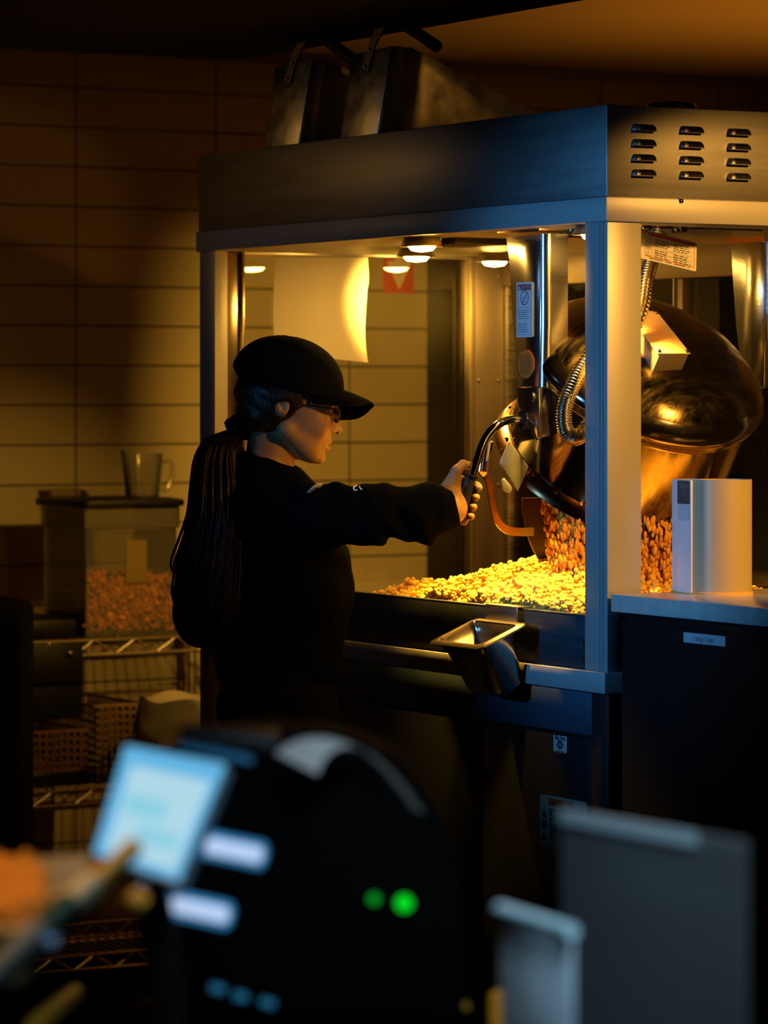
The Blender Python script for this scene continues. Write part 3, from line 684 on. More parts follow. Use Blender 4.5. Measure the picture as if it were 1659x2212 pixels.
b = BM(); tube(b, [cs + e3 * .035 + e1 * .008 + e2 * .012, cs + e3 * .02 - e1 * .035 + e2 * .005], .002, 4, flat=(.0012, .005)); lathe(b, [(0, 0), (.012, .002), (.018, .008), (.019, .012), (.017, .010), (.0, .003)], cs + e3 * .012 - e1 * .035, e3, 20); obj('bowl', b, CHROME, t2)

# ================================================================== PAPER ON FAR GLASS, WALL SIGN, TALL CABINET BEHIND
b = BM(); yg = L - .030; nu, nv = 10, 14
def pp(u, v):  # u 0..1 left-right, v 0..1 top-bottom ; slight curl
    xl = 597 - 8 * math.sin(v * 2.6) + 2 * v; xr = 793 + (2 if v < .25 else -9 * math.sin((v - .25) * 2.9)) + 8 * v ** 4
    y = 556 + (v * (762 + (783 - 762) * u - 556)); p = onY(xl + (xr - xl) * u, y, yg)
    p.y -= .006 * math.sin(v * 3.0) * (u ** 2) + .012 * max(0, v - .8) * u + .003 * math.sin(u * 6); return p
g = [[b.verts.new(pp(u / nu, v / nv)) for v in range(nv + 1)] for u in range(nu + 1)]
for i in range(nu):
    for j in range(nv): b.faces.new((g[i][j], g[i + 1][j], g[i + 1][j + 1], g[i][j + 1]))
bmesh.ops.solidify(b, geom=b.faces[:], thickness=.0006)
pmx = mat('lit_paper', (.93, .90, .84), .55)
tag(obj('paper_sheet', b, pmx, ang=80), 'white sheet of paper with curled edge taped inside the far glass, glowing under the lamp', 'paper')
# red arrow sign on the tiled wall
c = onY(863, 592, 3.39)
t = thing('wall_sign', (c.x, 3.395, c.z - .05), 'red square sign with white downward arrow on the tiled wall behind the glass', 'sign')
b = BM(); box(b, c.x - .047, c.x + .047, 3.392, 3.399, c.z - .052, c.z + .085, bev=.001)
def ar(x, z, h=.001): return Vector((c.x + x, 3.392 - h, c.z + z))
obj('sign_plate', b, mat('sign_red', (.60, .045, .015), .5), t)
b = BM(); b.faces.new([b.verts.new(ar(x, z)) for x, z in ((-.012, .08), (-.012, .035), (-.04, .035), (0, -.043), (.04, .035), (.012, .035), (.012, .08))])
for i, ch in enumerate('FIRE'): text_into(b, ch, ar(0, .052 - .018 * i, .002), (1, 0, 0), (0, 0, 1), .018, 1)
obj('white_arrow', b, [mat('sign_white', (.75, .70, .6), .5), MATS['sign_red']], t, sm=False)
xa = onY(921, 800, 3.38).x; xb = 2.35
t = thing('tall_cabinet', ((xa + xb) / 2, 3.2, 0), 'tall dark cabinet standing against the tiled wall beyond the machine', 'cabinet')
b = BM(); ztop = Z0 + (HY - 330) / F * 9.5
box(b, xa, xb, 3.2, 3.38, 0, ztop, bev=.004); obj('cabinet_body', b, mat('dark_cabinet', (.008, .006, .004), .5, spec=.25), t)
b = BM(); box(b, xa + .01, (xa + xb) / 2 - .004, 3.185, 3.2, .1, ztop - .02, bev=.003); box(b, (xa + xb) / 2 + .004, xb - .01, 3.185, 3.2, .1, ztop - .02, bev=.003); obj('cabinet_door', b, MATS['dark_cabinet'], t)

# printed board leaning behind the rear glass
t = thing('printed_carton', (W + .12, 1.0, PN - .3), 'tan carton printed with a round mark standing behind the rear glass', 'carton')
b = BM(); ca = onX(1101, 1178, W + .05); cb_ = onX(1200, 1238, W + .05)
y1, y0 = ca.y, cb_.y; zt, zb_ = ca.z, cb_.z
prism(b, [onX(1135, 1176, W + .05), onX(1215, 1182, W + .05), onX(1215, 1245, W + .05), onX(1108, 1238, W + .05)], (.1, 0, 0), bev=.002); obj('carton_body', b, mat('tan_carton', (.75, .45, .14), .7), t)
b = BM(); O = onX(1160, 1210, W + .047)
ring2(b, O, EX, ZV, 0, 0, .030, .018, .008, 0); ring2(b, O, EX, ZV, 0, 0, .016, .009, .005, 0); text_into(b, 'IOI', O - ZV * .026 + Vector((-.001, .01, 0)), EX, ZV, .022, 0, mirror=True)
obj('carton_print', b, INK, t, sm=False)
b = BM(); box(b, W + .04, W + .16, onX(1225, 1240, W + .05).y, onX(1100, 1240, W + .05).y, 0, onX(1108, 1240, W + .05).z - .002); t3 = tag(obj('storage_crate', b, mat('crate_brown', (.10, .06, .02), .7)), 'brown crate under the printed carton behind the machine', 'crate')
# dark printed board seen at the right behind the rear glass
b = BM(); y0_, y1_ = .05, .78; box(b, W + .06, W + .07, y0_, y1_, 0, Z0 + .02, bev=.001)
O = Vector((W + .0585, .42, Z0 - .19))
text_into(b, 'ea', onX(1648, 1118, W + .0585), EX, ZV, .06, 1, mirror=True, thick=.0002); text_into(b, 'RAI', onX(1644, 1196, W + .0585), EX, ZV, .035, 1, mirror=True)
for py in (1140, 1152, 1180): p = onX(1640, py, W + .0585); bar2(b, p, EX, ZV, (-.12, 0), (.12, 0), .004, 1)
tag(obj('printed_board', b, [mat('brown_board', (.16, .09, .025), .6), INK], sm=False), 'brown board with reversed black lettering behind the right-hand glass', 'board')

# ================================================================== COUNTER RIGHT, CANISTER
CT = Z0 - .347
t = thing('black_counter_cabinet', (.35, -.8, 0), 'black cabinet with a name label under the marble top, right of the machine', 'cabinet')
b = BM(); box(b, .016, .62, -1.6, -.030, 0, CT - .033, bev=.003); obj('cabinet_body', b, BLACKM, t)
b = BM(); box(b, .006, .016, -1.6, -.034, .1, CT - .045, bev=.002); dr = obj('cabinet_door', b, mat('cabinet_black_blue', (.004, .005, .007), .5, spec=.2), t)
def draw_lc(b, O, ex, ey): text_into(b, 'Large Cups', O, ex, ey, .013, 1, thick=.0002)
c = onX(1522, 1381, .005); sticker('name_label', t, c, EX, ZV, .118, .0165, draw_lc, [mat('label_grey', (.55, .56, .60), .5), mat('label_text', (.08, .08, .10), .6)])
b = BM(); box(b, .0, .68, -1.62, -.010, CT - .030, CT, bev=.002)
tag(obj('marble_worktop', b, MARBLE), 'white marble worktop on the black cabinet beside the machine', 'worktop')
# canister
cc = c2w((1538 - CX) / F * 6.03, 6.03, CT); cc.z = CT
t = thing('cup_canister', cc, 'brushed steel cup canister with a flat blue-lit strip and small label on the marble top', 'canister')
b = BM(); Hc = .195
xf = .117
# plan outline: flat strip at x=xf between y1(far) and y0(near), then a round back
pn_ = onX(1498, 1280, xf); pf_ = onX(1453, 1280, xf); yN, yF = pn_.y, pf_.y
c3 = c2w((1561 - CX) / F * 6.0, 6.0, 0); cr_ = .0498; cy_ = (yN + yF) / 2
outl = [(xf, yN)] + [(c3.x + cr_ * math.cos(math.radians(q)), c3.y + cr_ * math.sin(math.radians(q))) for q in range(176, 470, 7)] + [(xf + .03, yF), (xf, yF)]
def ring_at(z, s=1.0): return [Vector((cc.x + (x - cc.x) * s, cy_ + (y - cy_) * s, z)) for x, y in outl]
rs = [ring_at(CT), ring_at(CT + Hc), ring_at(CT + Hc, .975), ring_at(CT + .01, .975)]
vr = [[b.verts.new(p) for p in r] for r in rs]; n = len(outl)
for p, q in zip(vr, vr[1:]):
    for k in range(n): b.faces.new((p[k], p[(k + 1) % n], q[(k + 1) % n], q[k]))
b.faces.new(vr[-1])
obj('canister_body', b, mat('amber_tinted_steel', (.52, .44, .26), .45, .12), t, ang=35)  # steel body; the warm light on it is put into the amber colour
b = BM(); box(b, xf - .0035, xf, yN + .002, yF - (yF - yN) * .28, CT + .002, CT + Hc - .001, bev=.0006); box(b, xf - .0015, xf, yF - (yF - yN) * .26, yF, CT + .002, CT + Hc - .001, bev=.0004); obj('flat_strip', b, mat('strip_aluminium', (.80, .84, .88), .4, .1), t)
b = BM(); vr = [[b.verts.new(p) for p in ring_at(z, s)] for z, s in ((CT, 1.03), (CT + .004, 1.03), (CT + .005, 1.0))]
for p, q in zip(vr, vr[1:]):
    for k in range(n): b.faces.new((p[k], p[(k + 1) % n], q[(k + 1) % n], q[k]))
obj('foot_ring', b, mat('yellow_ring', (.85, .5, .12), .4), t)
def draw_oz(b, O, ex, ey):
    text_into(b, '52oz', O + ey * .012, ex, ey, .013, 1, thick=.0002); lines(b, O, ex, ey, -.006, .006, [.002, -.004], .0015, 1, 4)
yl = yF - (yF - yN) * .62
sticker('size_label', t, Vector((xf - .0037, yl, CT + Hc - .022)), EX, ZV, .036, .040, draw_oz, [mat('teal_label', (.015, .06, .075), .4), mat('pale_text', (.12, .22, .26), .5)])
b = BM(); box(b, xf - .0043, xf - .0035, yl - .016, yl + .016, CT + Hc - .070, CT + Hc - .043); obj('blank_label', b, mat('blank_label', (.62, .62, .66), .5), t)

# ================================================================== RACK, CONTAINER, PITCHER, BIN (LEFT BACK)
RACKM = mat('rack_chrome', (.85, .78, .60), .38, 1.)
ry0, ry1 = 2.80, 3.27; rx0 = onY(22, 1400, ry0).x; rx1 = onY(520, 1385, ry0).x + .1
zs = [Z0 - (1381 - HY) / F * 8.63, Z0 - (1702 - HY) / F * 8.63]
t = thing('wire_rack', ((rx0 + rx1) / 2, (ry0 + ry1) / 2, 0), 'chrome wire shelving rack holding the tub, against the tiled wall', 'rack')
for zz in zs + [.12]:
    b = BM()
    for (pa, pb) in (((rx0, ry0), (rx1, ry0)), ((rx0, ry1), (rx1, ry1)), ((rx0, ry0), (rx0, ry1)), ((rx1, ry0), (rx1, ry1))):
        A = Vector((*pa, zz)); B_ = Vector((*pb, zz)); tube(b, [A, B_], .0035, 8); A2 = A - ZV * .036; B2 = B_ - ZV * .036; tube(b, [A2, B2], .0045, 8)
        n = max(3, int((B_ - A).length / .054)); prev = None
        for k in range(n + 1):
            p = (A if k % 2 == 0 else A2).lerp(B_ if k % 2 == 0 else B2, k / n)
            if prev is not None: tube(b, [prev, p], .0022, 6)
            prev = p
    m = int((rx1 - rx0) / .026)
    for k in range(m): x = rx0 + (k + .5) * (rx1 - rx0) / m; tube(b, [(x, ry0, zz - .001), (x, ry1, zz - .001)], .0016, 5)
    tube(b, [(rx0, (ry0 + ry1) / 2, zz - .005), (rx1, (ry0 + ry1) / 2, zz - .005)], .003, 6)
    obj('shelf', b, RACKM, t)
for px_, py_ in ((rx0, ry0), (rx1, ry0), (rx0, ry1), (rx1, ry1)):
    b = BM(); tube(b, [(px_, py_, 0.0), (px_, py_, zs[0] + .03)], .0125, 14)
    pst = obj('post', b, RACKM, t)
    for zz in zs:
        b = BM(); lathe(b, [(.013, -.04), (.024, -.036), (.022, .0), (.013, .004)], (px_, py_, zz), (0, 0, 1), 16); obj('shelf_collar', b, BLACKP, pst)
# popcorn tub
zc = zs[0] + .005
xn = onY(182, 1300, 2.84).x; xr_ = onY(388, 1300, 2.84).x; TW = xr_ - xn; TD = .26; TH = Z0 - (1092 - HY) / F * 8.75 - zc
t = thing('popcorn_tub', (xn + TW / 2, 2.84 + TD / 2, zc), 'clear square tub part filled with caramel popcorn under a black lid', 'tub')
b = BM()
def hollow(b, x0, x1, y0, y1, z0, z1, th, tp=0.):
    box(b, x0, x0 + th, y0, y1, z0, z1); box(b, x1 - th, x1, y0, y1, z0, z1); box(b, x0 + th, x1 - th, y0, y0 + th, z0, z1); box(b, x0 + th, x1 - th, y1 - th, y1, z0, z1); box(b, x0 + th, x1 - th, y0 + th, y1 - th, z0, z0 + th)
hollow(b, xn + .006, xr_ - .006, 2.846, 2.84 + TD - .006, zc, zc + TH, .003)
tb = obj('tub_body', b, PLASTIC, t, sm=False)
b = BM(); hollow(b, xn, xr_, 2.84, 2.84 + TD, zc + TH - .055, zc + TH, .003); box(b, xn + TW * .25, xr_ - TW * .2, 2.836, 2.84, zc + TH - .062, zc + TH - .054); obj('tub_collar', b, PLASTIC, t, sm=False)
b = BM(); box(b, xn + TW * .44, xn + TW * .66, 2.843, 2.8455, zc + .13, zc + .235); obj('faded_label', b, mat('faded_label', (.26, .19, .09), .8), t)
b = BM(); loft(b, [rrect(TW + .03, TD + .03, .03, 5, 0), rrect(TW + .035, TD + .035, .032, 5, .006), rrect(TW + .03, TD + .03, .03, 5, .016), rrect(TW - .01, TD - .01, .03, 5, .020)], Vector((xn + TW / 2, 2.84 + TD / 2, zc + TH - .001)), Vector((1, 0, 0)), Vector((0, 1, 0)), ZV)
b.faces.new([v for v in b.verts[:20]][::-1]) if False else None
obj('tub_lid', b, BLACKP, t)
pts = []
for i in range(1500):
    x = rng.uniform(xn + .014, xr_ - .014); y = 2.855 + (TD - .03) * rng.random() ** 2.2; hh = .135 + .02 * mnoise.noise(Vector((x * 14, y * 14, 0))) + .012 * mnoise.noise(Vector((x * 40, y * 9, 5)))
    pts.append((x, y, zc + .012 + rng.random() ** .8 * hh))
me = scatter('caramel_popcorn', pts, 1.15); tag(obj('caramel_popcorn', me, CARAMEL, ang=80), 'reddish caramel popcorn filling the lower half of the clear tub', 'popcorn', kind='stuff')
# pitcher
c = onY(312, 1085, 2.94); zt = zc + TH + .019; pc_ = Vector((c.x, 2.95, zt))
t = thing('measuring_pitcher', pc_, 'clear plastic pitcher standing on the black lid of the tub', 'pitcher')
b = BM(); ph = .108; prof = [(.0, 0), (.040, 0), (.043, .004), (.052, ph), (.050, ph), (.041, .005), (0, .004)]
lathe(b, prof, pc_, (0, 0, 1), 32)
for v in b.verts:
    d = v.co - pc_
    if d.z > ph * .8:
        a = math.atan2(d.y, d.x); w_ = max(0, math.cos(a - math.radians(190))) ** 6 * (d.z / ph - .8) / .2
        v.co.x -= .012 * w_; v.co.z += .010 * w_
obj('pitcher_body', b, glassmat('pitcher_plastic', (.86, .84, .8), 2.2, .10, .15), t, ang=60)
b = BM(); tube(b, catmull([pc_ + Vector((.049, 0, .085)), pc_ + Vector((.078, 0, .088)), pc_ + Vector((.082, 0, .05)), pc_ + Vector((.066, 0, .018)), pc_ + Vector((.045, 0, .016))], 6), .005, 8, flat=(.0035, .006), up=Vector((0, 1, 0))); obj('pitcher_handle', b, MATS['pitcher_plastic'], t)
# things on the lower shelf: perforated basket, clear bin, black box
def basket(x0, x1, y0, y1, z0, z1, name, label, cat, m):
    b = BM(); st = .018
    for (pa, pb) in (((x0, y0), (x1, y0)), ((x1, y0), (x1, y1)), ((x1, y1), (x0, y1)), ((x0, y1), (x0, y0))):
        pa = Vector((*pa, 0)); pb = Vector((*pb, 0)); Ln = (pb - pa).length; n = int(Ln / st)
        for k in range(n + 1): p = pa.lerp(pb, k / n); tube(b, [p + ZV * z0, p + ZV * z1], .0032, 4)
        m_ = int((z1 - z0) / st)
        for k in range(m_ + 1): z = z0 + k * (z1 - z0) / m_; tube(b, [pa + ZV * z, pb + ZV * z], .0032 if k < m_ else .005, 4)
    box(b, x0, x1, y0, y1, z0, z0 + .004)
    return tag(obj(name, b, m), label, cat)
zq = zs[1] + .005; xq0 = onY(38, 1600, 2.86).x; xq1 = onY(205, 1600, 2.86).x
basket(rx0 + .03, onY(190, 1600, 2.86).x, 2.86, 3.2, zq + .038, zq + .135, 'plastic_basket', 'brown grid-sided basket on the lower shelf of the wire rack', 'basket', mat('basket_brown', (.18, .09, .03), .6))
b = BM(); box(b, rx0 + .02, onY(190, 1600, 2.86).x + .01, 2.85, 3.22, zq, zq + .037, bev=.01); tag(obj('black_tray', b, BLACKG), 'black tray under the brown basket on the lower shelf', 'tray')
basket(onY(205, 1560, 2.88).x, onY(310, 1560, 2.88).x, 2.88, 3.2, zq, zq + .19, 'wire_basket', 'tall grid-sided basket beside the brown one on the lower shelf', 'basket', mat('basket_amber', (.22, .13, .05), .6))
b = BM(); box(b, rx0 + .02, onY(168, 1400, 2.86).x, 2.86, 3.2, zs[0] + .005, zs[0] + .05, bev=.008); tag(obj('black_case', b, BLACKP), 'flat black case on the top shelf left of the clear tub', 'case')
# under-shelf black box hanging left
b = BM(); box(b, rx0 + .04, onY(183, 1400, 2.78).x, 2.79, 2.797, zs[0] - .10, zs[0] - .005, bev=.004); box(b, rx0 + .04, onY(188, 1400, 2.78).x, 2.807, 3.1, zs[0] - .19, zs[0] - .05, bev=.006)
c = onY(150, 1408, 2.79); rivet(b, Vector((c.x, 2.79, zs[0] - .03)), (0, -1, 0), .010, 1)
tag(obj('scale_box', b, [BLACKP, CHROME]), 'black box with a shiny knob fixed to the left end of the upper shelf', 'box')
bx0 = onD(-60, 1300, 7.9); bx1 = onD(40, 1300, 7.9); b = BM(); prism(b, [Vector((bx0.x, bx0.y, 0)), Vector((bx1.x, bx1.y, 0)), Vector((bx1.x, bx1.y, bx1.z - .02)), Vector((bx0.x, bx0.y, bx1.z))], DV * .35, 0, .012)
tag(obj('black_bin', b, mat('bin_black', (.003, .003, .003), .8, spec=.1)), 'tall black bin at the far left edge in front of the wire rack', 'bin')
# bin with liner
cbn = onY(420, 1600, 2.55); zb1 = Z0 - (1510 - HY) / F * 8.45
t = thing('waste_bin', (cbn.x, 2.55, 0), 'dark waste bin with a pale crumpled liner behind the left end of the machine', 'bin')
b = BM(); lathe(b, [(0, 0), (.10, 0), (.125, zb1 - .03), (.128, zb1 - .03), (.103, .002), (0, .003)], (cbn.x, 2.55, 0), (0, 0, 1), 32); obj('bin_body', b, mat('bin_grey', (.05, .05, .05), .6), t)
b = BM(); rings = []
for i in range(13):
    tt = i / 12; ring = []
    for k in range(64):
        a = 2 * math.pi * k / 64; prof_r = [.110, .118, .122, .126, .130, .133, .136, .138, .140, .142, .143, .145, .146][12 - i] if i > 1 else (.119 if i == 1 else .10)
        zz = zb1 + [-.03, 0, .004, -.008, -.02, -.032, -.044, -.056, -.068, -.08, -.09, -.10, -.105][i]
        rr_ = (.100, .120, .128, .132, .135, .138, .141, .143, .145, .147, .148, .149, .150)[i] + .006 * math.sin(a * 7 + i * .5) * tt + .005 * math.sin(a * 17 + i * 2) * tt + .014 * tt * mnoise.noise(Vector((math.cos(a) * 4, math.sin(a) * 4, i * .35)))
        ring.append(b.verts.new((cbn.x + rr_ * math.cos(a), 2.55 + rr_ * math.sin(a), zz + .006 * math.sin(a * 5) + .008 * tt * mnoise.noise(Vector((a * 3, i * .4, 2))))))
    rings.append(ring)
for p, q in zip(rings, rings[1:]):
    for k in range(64): b.faces.new((p[k], p[(k + 1) % 64], q[(k + 1) % 64], q[k]))
obj('bin_liner', b, mat('liner', (.62, .58, .50), .4, trans=.0), t, ang=80)

# ================================================================== PERSON
class SDF:
    def __init__(s, xs, ys, zs):
        s.xs, s.ys, s.zs = [np.asarray(a, np.float32) for a in (xs, ys, zs)]; s.V = np.full((len(xs), len(ys), len(zs)), 1e3, np.float32)
    def _sub(s, lo, hi):
        sl = []
        for a, l, h in zip((s.xs, s.ys, s.zs), lo, hi):
            i0 = np.searchsorted(a, l); i1 = np.searchsorted(a, h); sl.append(slice(max(0, i0 - 1), min(len(a), i1 + 1)))
        sl = tuple(sl); X = s.xs[sl[0]][:, None, None]; Y = s.ys[sl[1]][None, :, None]; Z = s.zs[sl[2]][None, None, :]; return sl, X, Y, Z
    def _mix(s, sl, d, k, sub=False):
        v = s.V[sl]
        if sub:
            a, b_ = v, -d
            if k > 0: h = np.maximum(k - np.abs(a - b_), 0) / k; s.V[sl] = np.maximum(a, b_) + h * h * k * .25
            else: s.V[sl] = np.maximum(a, b_)
        elif k > 0: h = np.maximum(k - np.abs(v - d), 0) / k; s.V[sl] = np.minimum(v, d) - h * h * k * .25
        else: s.V[sl] = np.minimum(v, d)
    def cone(s, a, b_, ra, rb, k=.02, sub=False, flat=None):
        a = np.array(a, float); b_ = np.array(b_, float); m = max(ra, rb) + .05
        sl, X, Y, Z = s._sub(np.minimum(a, b_) - m, np.maximum(a, b_) + m)
        ab = b_ - a; L2 = float(ab @ ab) + 1e-12
        t = np.clip(((X - a[0]) * ab[0] + (Y - a[1]) * ab[1] + (Z - a[2]) * ab[2]) / L2, 0, 1)
        dx = X - a[0] - t * ab[0]; dy = Y - a[1] - t * ab[1]; dz = Z - a[2] - t * ab[2]
        if flat is not None:  # flat=(axis vector, factor): squeeze the section along the axis
            f = np.array(flat[0], float); f /= np.linalg.norm(f); q = dx * f[0] + dy * f[1] + dz * f[2]; w = flat[1]
            D = np.sqrt(np.maximum(dx * dx + dy * dy + dz * dz - q * q + (q * w) ** 2, 0))
        else: D = np.sqrt(dx * dx + dy * dy + dz * dz)
        s._mix(sl, (D - (ra + t * (rb - ra))).astype(np.float32), k, sub)
    def ell(s, c, r, k=.02, rot=None, sub=False):
        c = np.array(c, float); r = np.array(r, float); m = r.max() + .05
        sl, X, Y, Z = s._sub(c - m, c + m); x, y, z = X - c[0], Y - c[1], Z - c[2]
        if rot is not None:
            R = np.array(rot); x, y, z = [R[0, i] * x + R[1, i] * y + R[2, i] * z for i in range(3)]
        k0 = np.sqrt((x / r[0]) ** 2 + (y / r[1]) ** 2 + (z / r[2]) ** 2); k1 = np.sqrt((x / r[0] ** 2) ** 2 + (y / r[1] ** 2) ** 2 + (z / r[2] ** 2) ** 2)
        s._mix(sl, (k0 * (k0 - 1) / np.maximum(k1, 1e-6)).astype(np.float32), k, sub)
    def halfspace(s, p, n):   # keep the side opposite to n
        p = np.array(p, float); n = np.array(n, float); n /= np.linalg.norm(n)
        d = (s.xs[:, None, None] - p[0]) * n[0] + (s.ys[None, :, None] - p[1]) * n[1] + (s.zs[None, None, :] - p[2]) * n[2]
        s.V = np.maximum(s.V, d.astype(np.float32))
    def disp(s, fn, band=.04):
        m = np.abs(s.V) < band; I = np.argwhere(m)
        x, y, z = s.xs[I[:, 0]], s.ys[I[:, 1]], s.zs[I[:, 2]]; s.V[m] += fn(x, y, z).astype(np.float32)
    def mesh(s):
        V = s.V; ins = V < 0; nx, ny, nz = V.shape
        c = [ins[i:nx - 1 + i, j:ny - 1 + j, k:nz - 1 + k] for i in (0, 1) for j in (0, 1) for k in (0, 1)]
        al = c[0].copy(); an = c[0].copy()
        for q in c[1:]: al &= q; an |= q
        mix = an & ~al; I = np.argwhere(mix); idx = np.full(mix.shape, -1, np.int32); idx[mix] = np.arange(len(I))
        S = np.zeros((len(I), 3)); N = np.zeros(len(I)); ax = (s.xs, s.ys, s.zs)
        offs = [(i, j, k) for i in (0, 1) for j in (0, 1) for k in (0, 1)]
        for a in offs:
            for d in range(3):
                if a[d] == 1: continue
                b_ = list(a); b_[d] = 1; A = I + a; B_ = I + b_
                va = V[A[:, 0], A[:, 1], A[:, 2]]; vb = V[B_[:, 0], B_[:, 1], B_[:, 2]]; cr = (va < 0) != (vb < 0)
                t = np.where(cr, va / np.where(cr, va - vb, 1), 0)
                Pa = np.stack([ax[q][A[:, q]] for q in range(3)], 1); Pb = np.stack([ax[q][B_[:, q]] for q in range(3)], 1)
                S += np.where(cr[:, None], Pa + t[:, None] * (Pb - Pa), 0); N += cr
        S /= np.maximum(N, 1)[:, None]; Q = []
        for d in range(3):
            sl0 = [slice(None)] * 3; sl1 = [slice(None)] * 3; sl0[d] = slice(0, -1); sl1[d] = slice(1, None)
            e = ins[tuple(sl0)] != ins[tuple(sl1)]; E = np.argwhere(e); o = [q for q in range(3) if q != d]
            ok = (E[:, o[0]] >= 1) & (E[:, o[1]] >= 1) & (E[:, o[0]] < V.shape[o[0]] - 1) & (E[:, o[1]] < V.shape[o[1]] - 1); E = E[ok]
            u = np.zeros(3, int); w = np.zeros(3, int); u[o[0]] = 1; w[o[1]] = 1
            g = lambda M: idx[M[:, 0], M[:, 1], M[:, 2]]
            q4 = np.stack([g(E - u - w), g(E - w), g(E), g(E - u)], 1); fl = ins[tuple(E.T)] ^ (d == 1); q4[fl] = q4[fl][:, ::-1]; Q.append(q4)
        Q = np.concatenate(Q); Q = Q[(Q >= 0).all(1)][:, ::-1]
        return S, Q
def to_world(S):
    S = np.asarray(S); W_ = np.outer(S[:, 0], np.array(RV)) + np.outer(S[:, 1], np.array(DV)); W_[:, 2] = S[:, 2]; W_[:, 0] += CAM.x; W_[:, 1] += CAM.y; return W_
def relax(S, Q, it=1, lam=.5):
    for _ in range(it):
        A = np.zeros_like(S); n = np.zeros(len(S))
        for a, b_ in ((0, 1), (1, 2), (2, 3), (3, 0)):
            np.add.at(A, Q[:, a], S[Q[:, b_]]); np.add.at(A, Q[:, b_], S[Q[:, a]]); np.add.at(n, Q[:, a], 1); np.add.at(n, Q[:, b_], 1)
        S = S + lam * (A / np.maximum(n, 1)[:, None] - S)
    return S
def pc3(px, py, d): return ((px - CX) / F * d, d, Z0 + (HY - py) / F * d)   # camera frame point from photo position and distance
def axis(segs):  # nonuniform axis [(start,end,step),...]
    out = []
    for a, b_, st in segs:
        n = max(1, int(round((b_ - a) / st))); out += list(a + (b_ - a) * np.arange(n) / n)
    out.append(segs[-1][1]); return np.array(out)
PD = 6.30
root = thing('person', c2w(-.19, 6.30, 0), 'woman in black cap, glasses and dark sweatshirt, long ponytail, pulling the kettle handle', 'person')
body_mats = SKIN
# --- body (skin)
xs = axis([(-.42, -.285, .010), (-.285, -.06, .0025), (-.06, .085, .008), (.085, .19, .0025)])
ys = axis([(6.02, 6.18, .006), (6.18, 6.42, .0028), (6.42, 6.56, .010)])
zs_ = axis([(-.01, 1.20, .012), (1.20, 1.245, .006), (1.245, 1.62, .0026)])
B = SDF(xs, ys, zs_)
hc = PD
# head
B.ell(pc3(622, 836, hc), (.086, .072, .084), .0)
B.ell(pc3(655, 893, hc), (.058, .061, .070), .016)
B.ell(pc3(662, 950, hc), (.036, .045, .038), .016)
for s in (-1, 1):
    B.cone(pc3(620, 928, hc + s * .048), pc3(676, 983, hc + s * .013), .0185, .0135, .014)   # jaw
    B.ell(pc3(690, 918, hc + s * .034), (.018, .018, .020), .014)                             # cheek
    B.ell(pc3(716, 884, hc + s * .030), (.010, .017, .009), .006, sub=True)                   # eye socket
    B.ell(pc3(706, 884, hc + s * .030), (.0110, .013, .0085), .003)                           # eyeball / lid
    B.ell(pc3(718, 931, hc + s * .010), (.0085, .0075, .0068), .004)                          # nostril wing
    # ear
    B.ell(pc3(609, 878, hc + s * .073), (.0135, .008, .0185), .003, rot=Matrix.Rotation(.2, 3, 'Y'))
    B.ell(pc3(611, 876, hc + s * .081), (.007, .006, .011), .003, sub=True)
B.cone(pc3(708, 868, hc - .026), pc3(708, 868, hc + .026), .009, .009, .010)                  # brow
B.ell(pc3(698, 850, hc), (.030, .045, .030), .012)
B.cone(pc3(713, 886, hc), pc3(728, 924, hc), .0070, .0088, .007)                              # nose
B.ell(pc3(730, 928, hc), (.0078, .0088, .0082), .003)
for s in (-1, 1): B.ell(pc3(724, 937, hc + s * .0075), (.0045, .004, .004), .002, sub=True)
B.ell(pc3(699, 953, hc), (.0125, .024, .017), .010)                                           # muzzle
B.ell(pc3(710, 954.5, hc), (.0072, .018, .0042), .003); B.ell(pc3(706, 969, hc), (.0068, .016, .0052), .003)
B.ell(pc3(714, 961.5, hc), (.012, .018, .0018), .002, sub=True)
B.ell(pc3(713, 944, hc), (.004, .004, .006), .003, sub=True)
B.ell(pc3(689, 987, hc), (.0120, .018, .0125), .007)                                          # chin
B.ell(pc3(712, 979, hc), (.0075, .022, .0045), .006, sub=True)
# neck and trunk under the clothes
B.cone(pc3(590, 925, hc + .003), pc3(577, 1045, hc - .005), .0425, .046, .010)
B.cone(pc3(560, 1085, hc - .08), pc3(570, 1085, hc + .10), .045, .04, .02)
B.cone(pc3(578, 1190, hc), pc3(600, 1330, hc), .080, .080, .03); B.cone(pc3(600, 1330, hc), pc3(600, 1480, hc), .078, .080, .03)
# legs
LA = [((-.20, 6.22, .92), (-.19, 6.22, .50), (-.205, 6.22, .09)), ((-.18, 6.38, .92), (-.17, 6.38, .50), (-.185, 6.38, .09))]
for hip, knee, ank in LA: B.cone(hip, knee, .080, .052, .03); B.cone(knee, ank, .050, .035, .02); B.cone(ank, (ank[0] + .13, ank[1] + .05, .035), .034, .026, .02)
# right arm
SH = pc3(640, 1090, 6.19); EL = pc3(820, 1112, 6.16); WR = pc3(975, 1098, 6.25)
B.cone(SH, EL, .038, .031, .02); B.cone(EL, WR, .031, .024, .01)
# left arm (bent, elbow back)
SL = pc3(545, 1080, 6.42); E2 = pc3(446, 1320, 6.46); W2 = pc3(560, 1335, 6.50)
B.cone(SL, E2, .045, .036, .03); B.cone(E2, W2, .035, .026, .02)
B.ell(W2, (.035, .03, .02), .02)
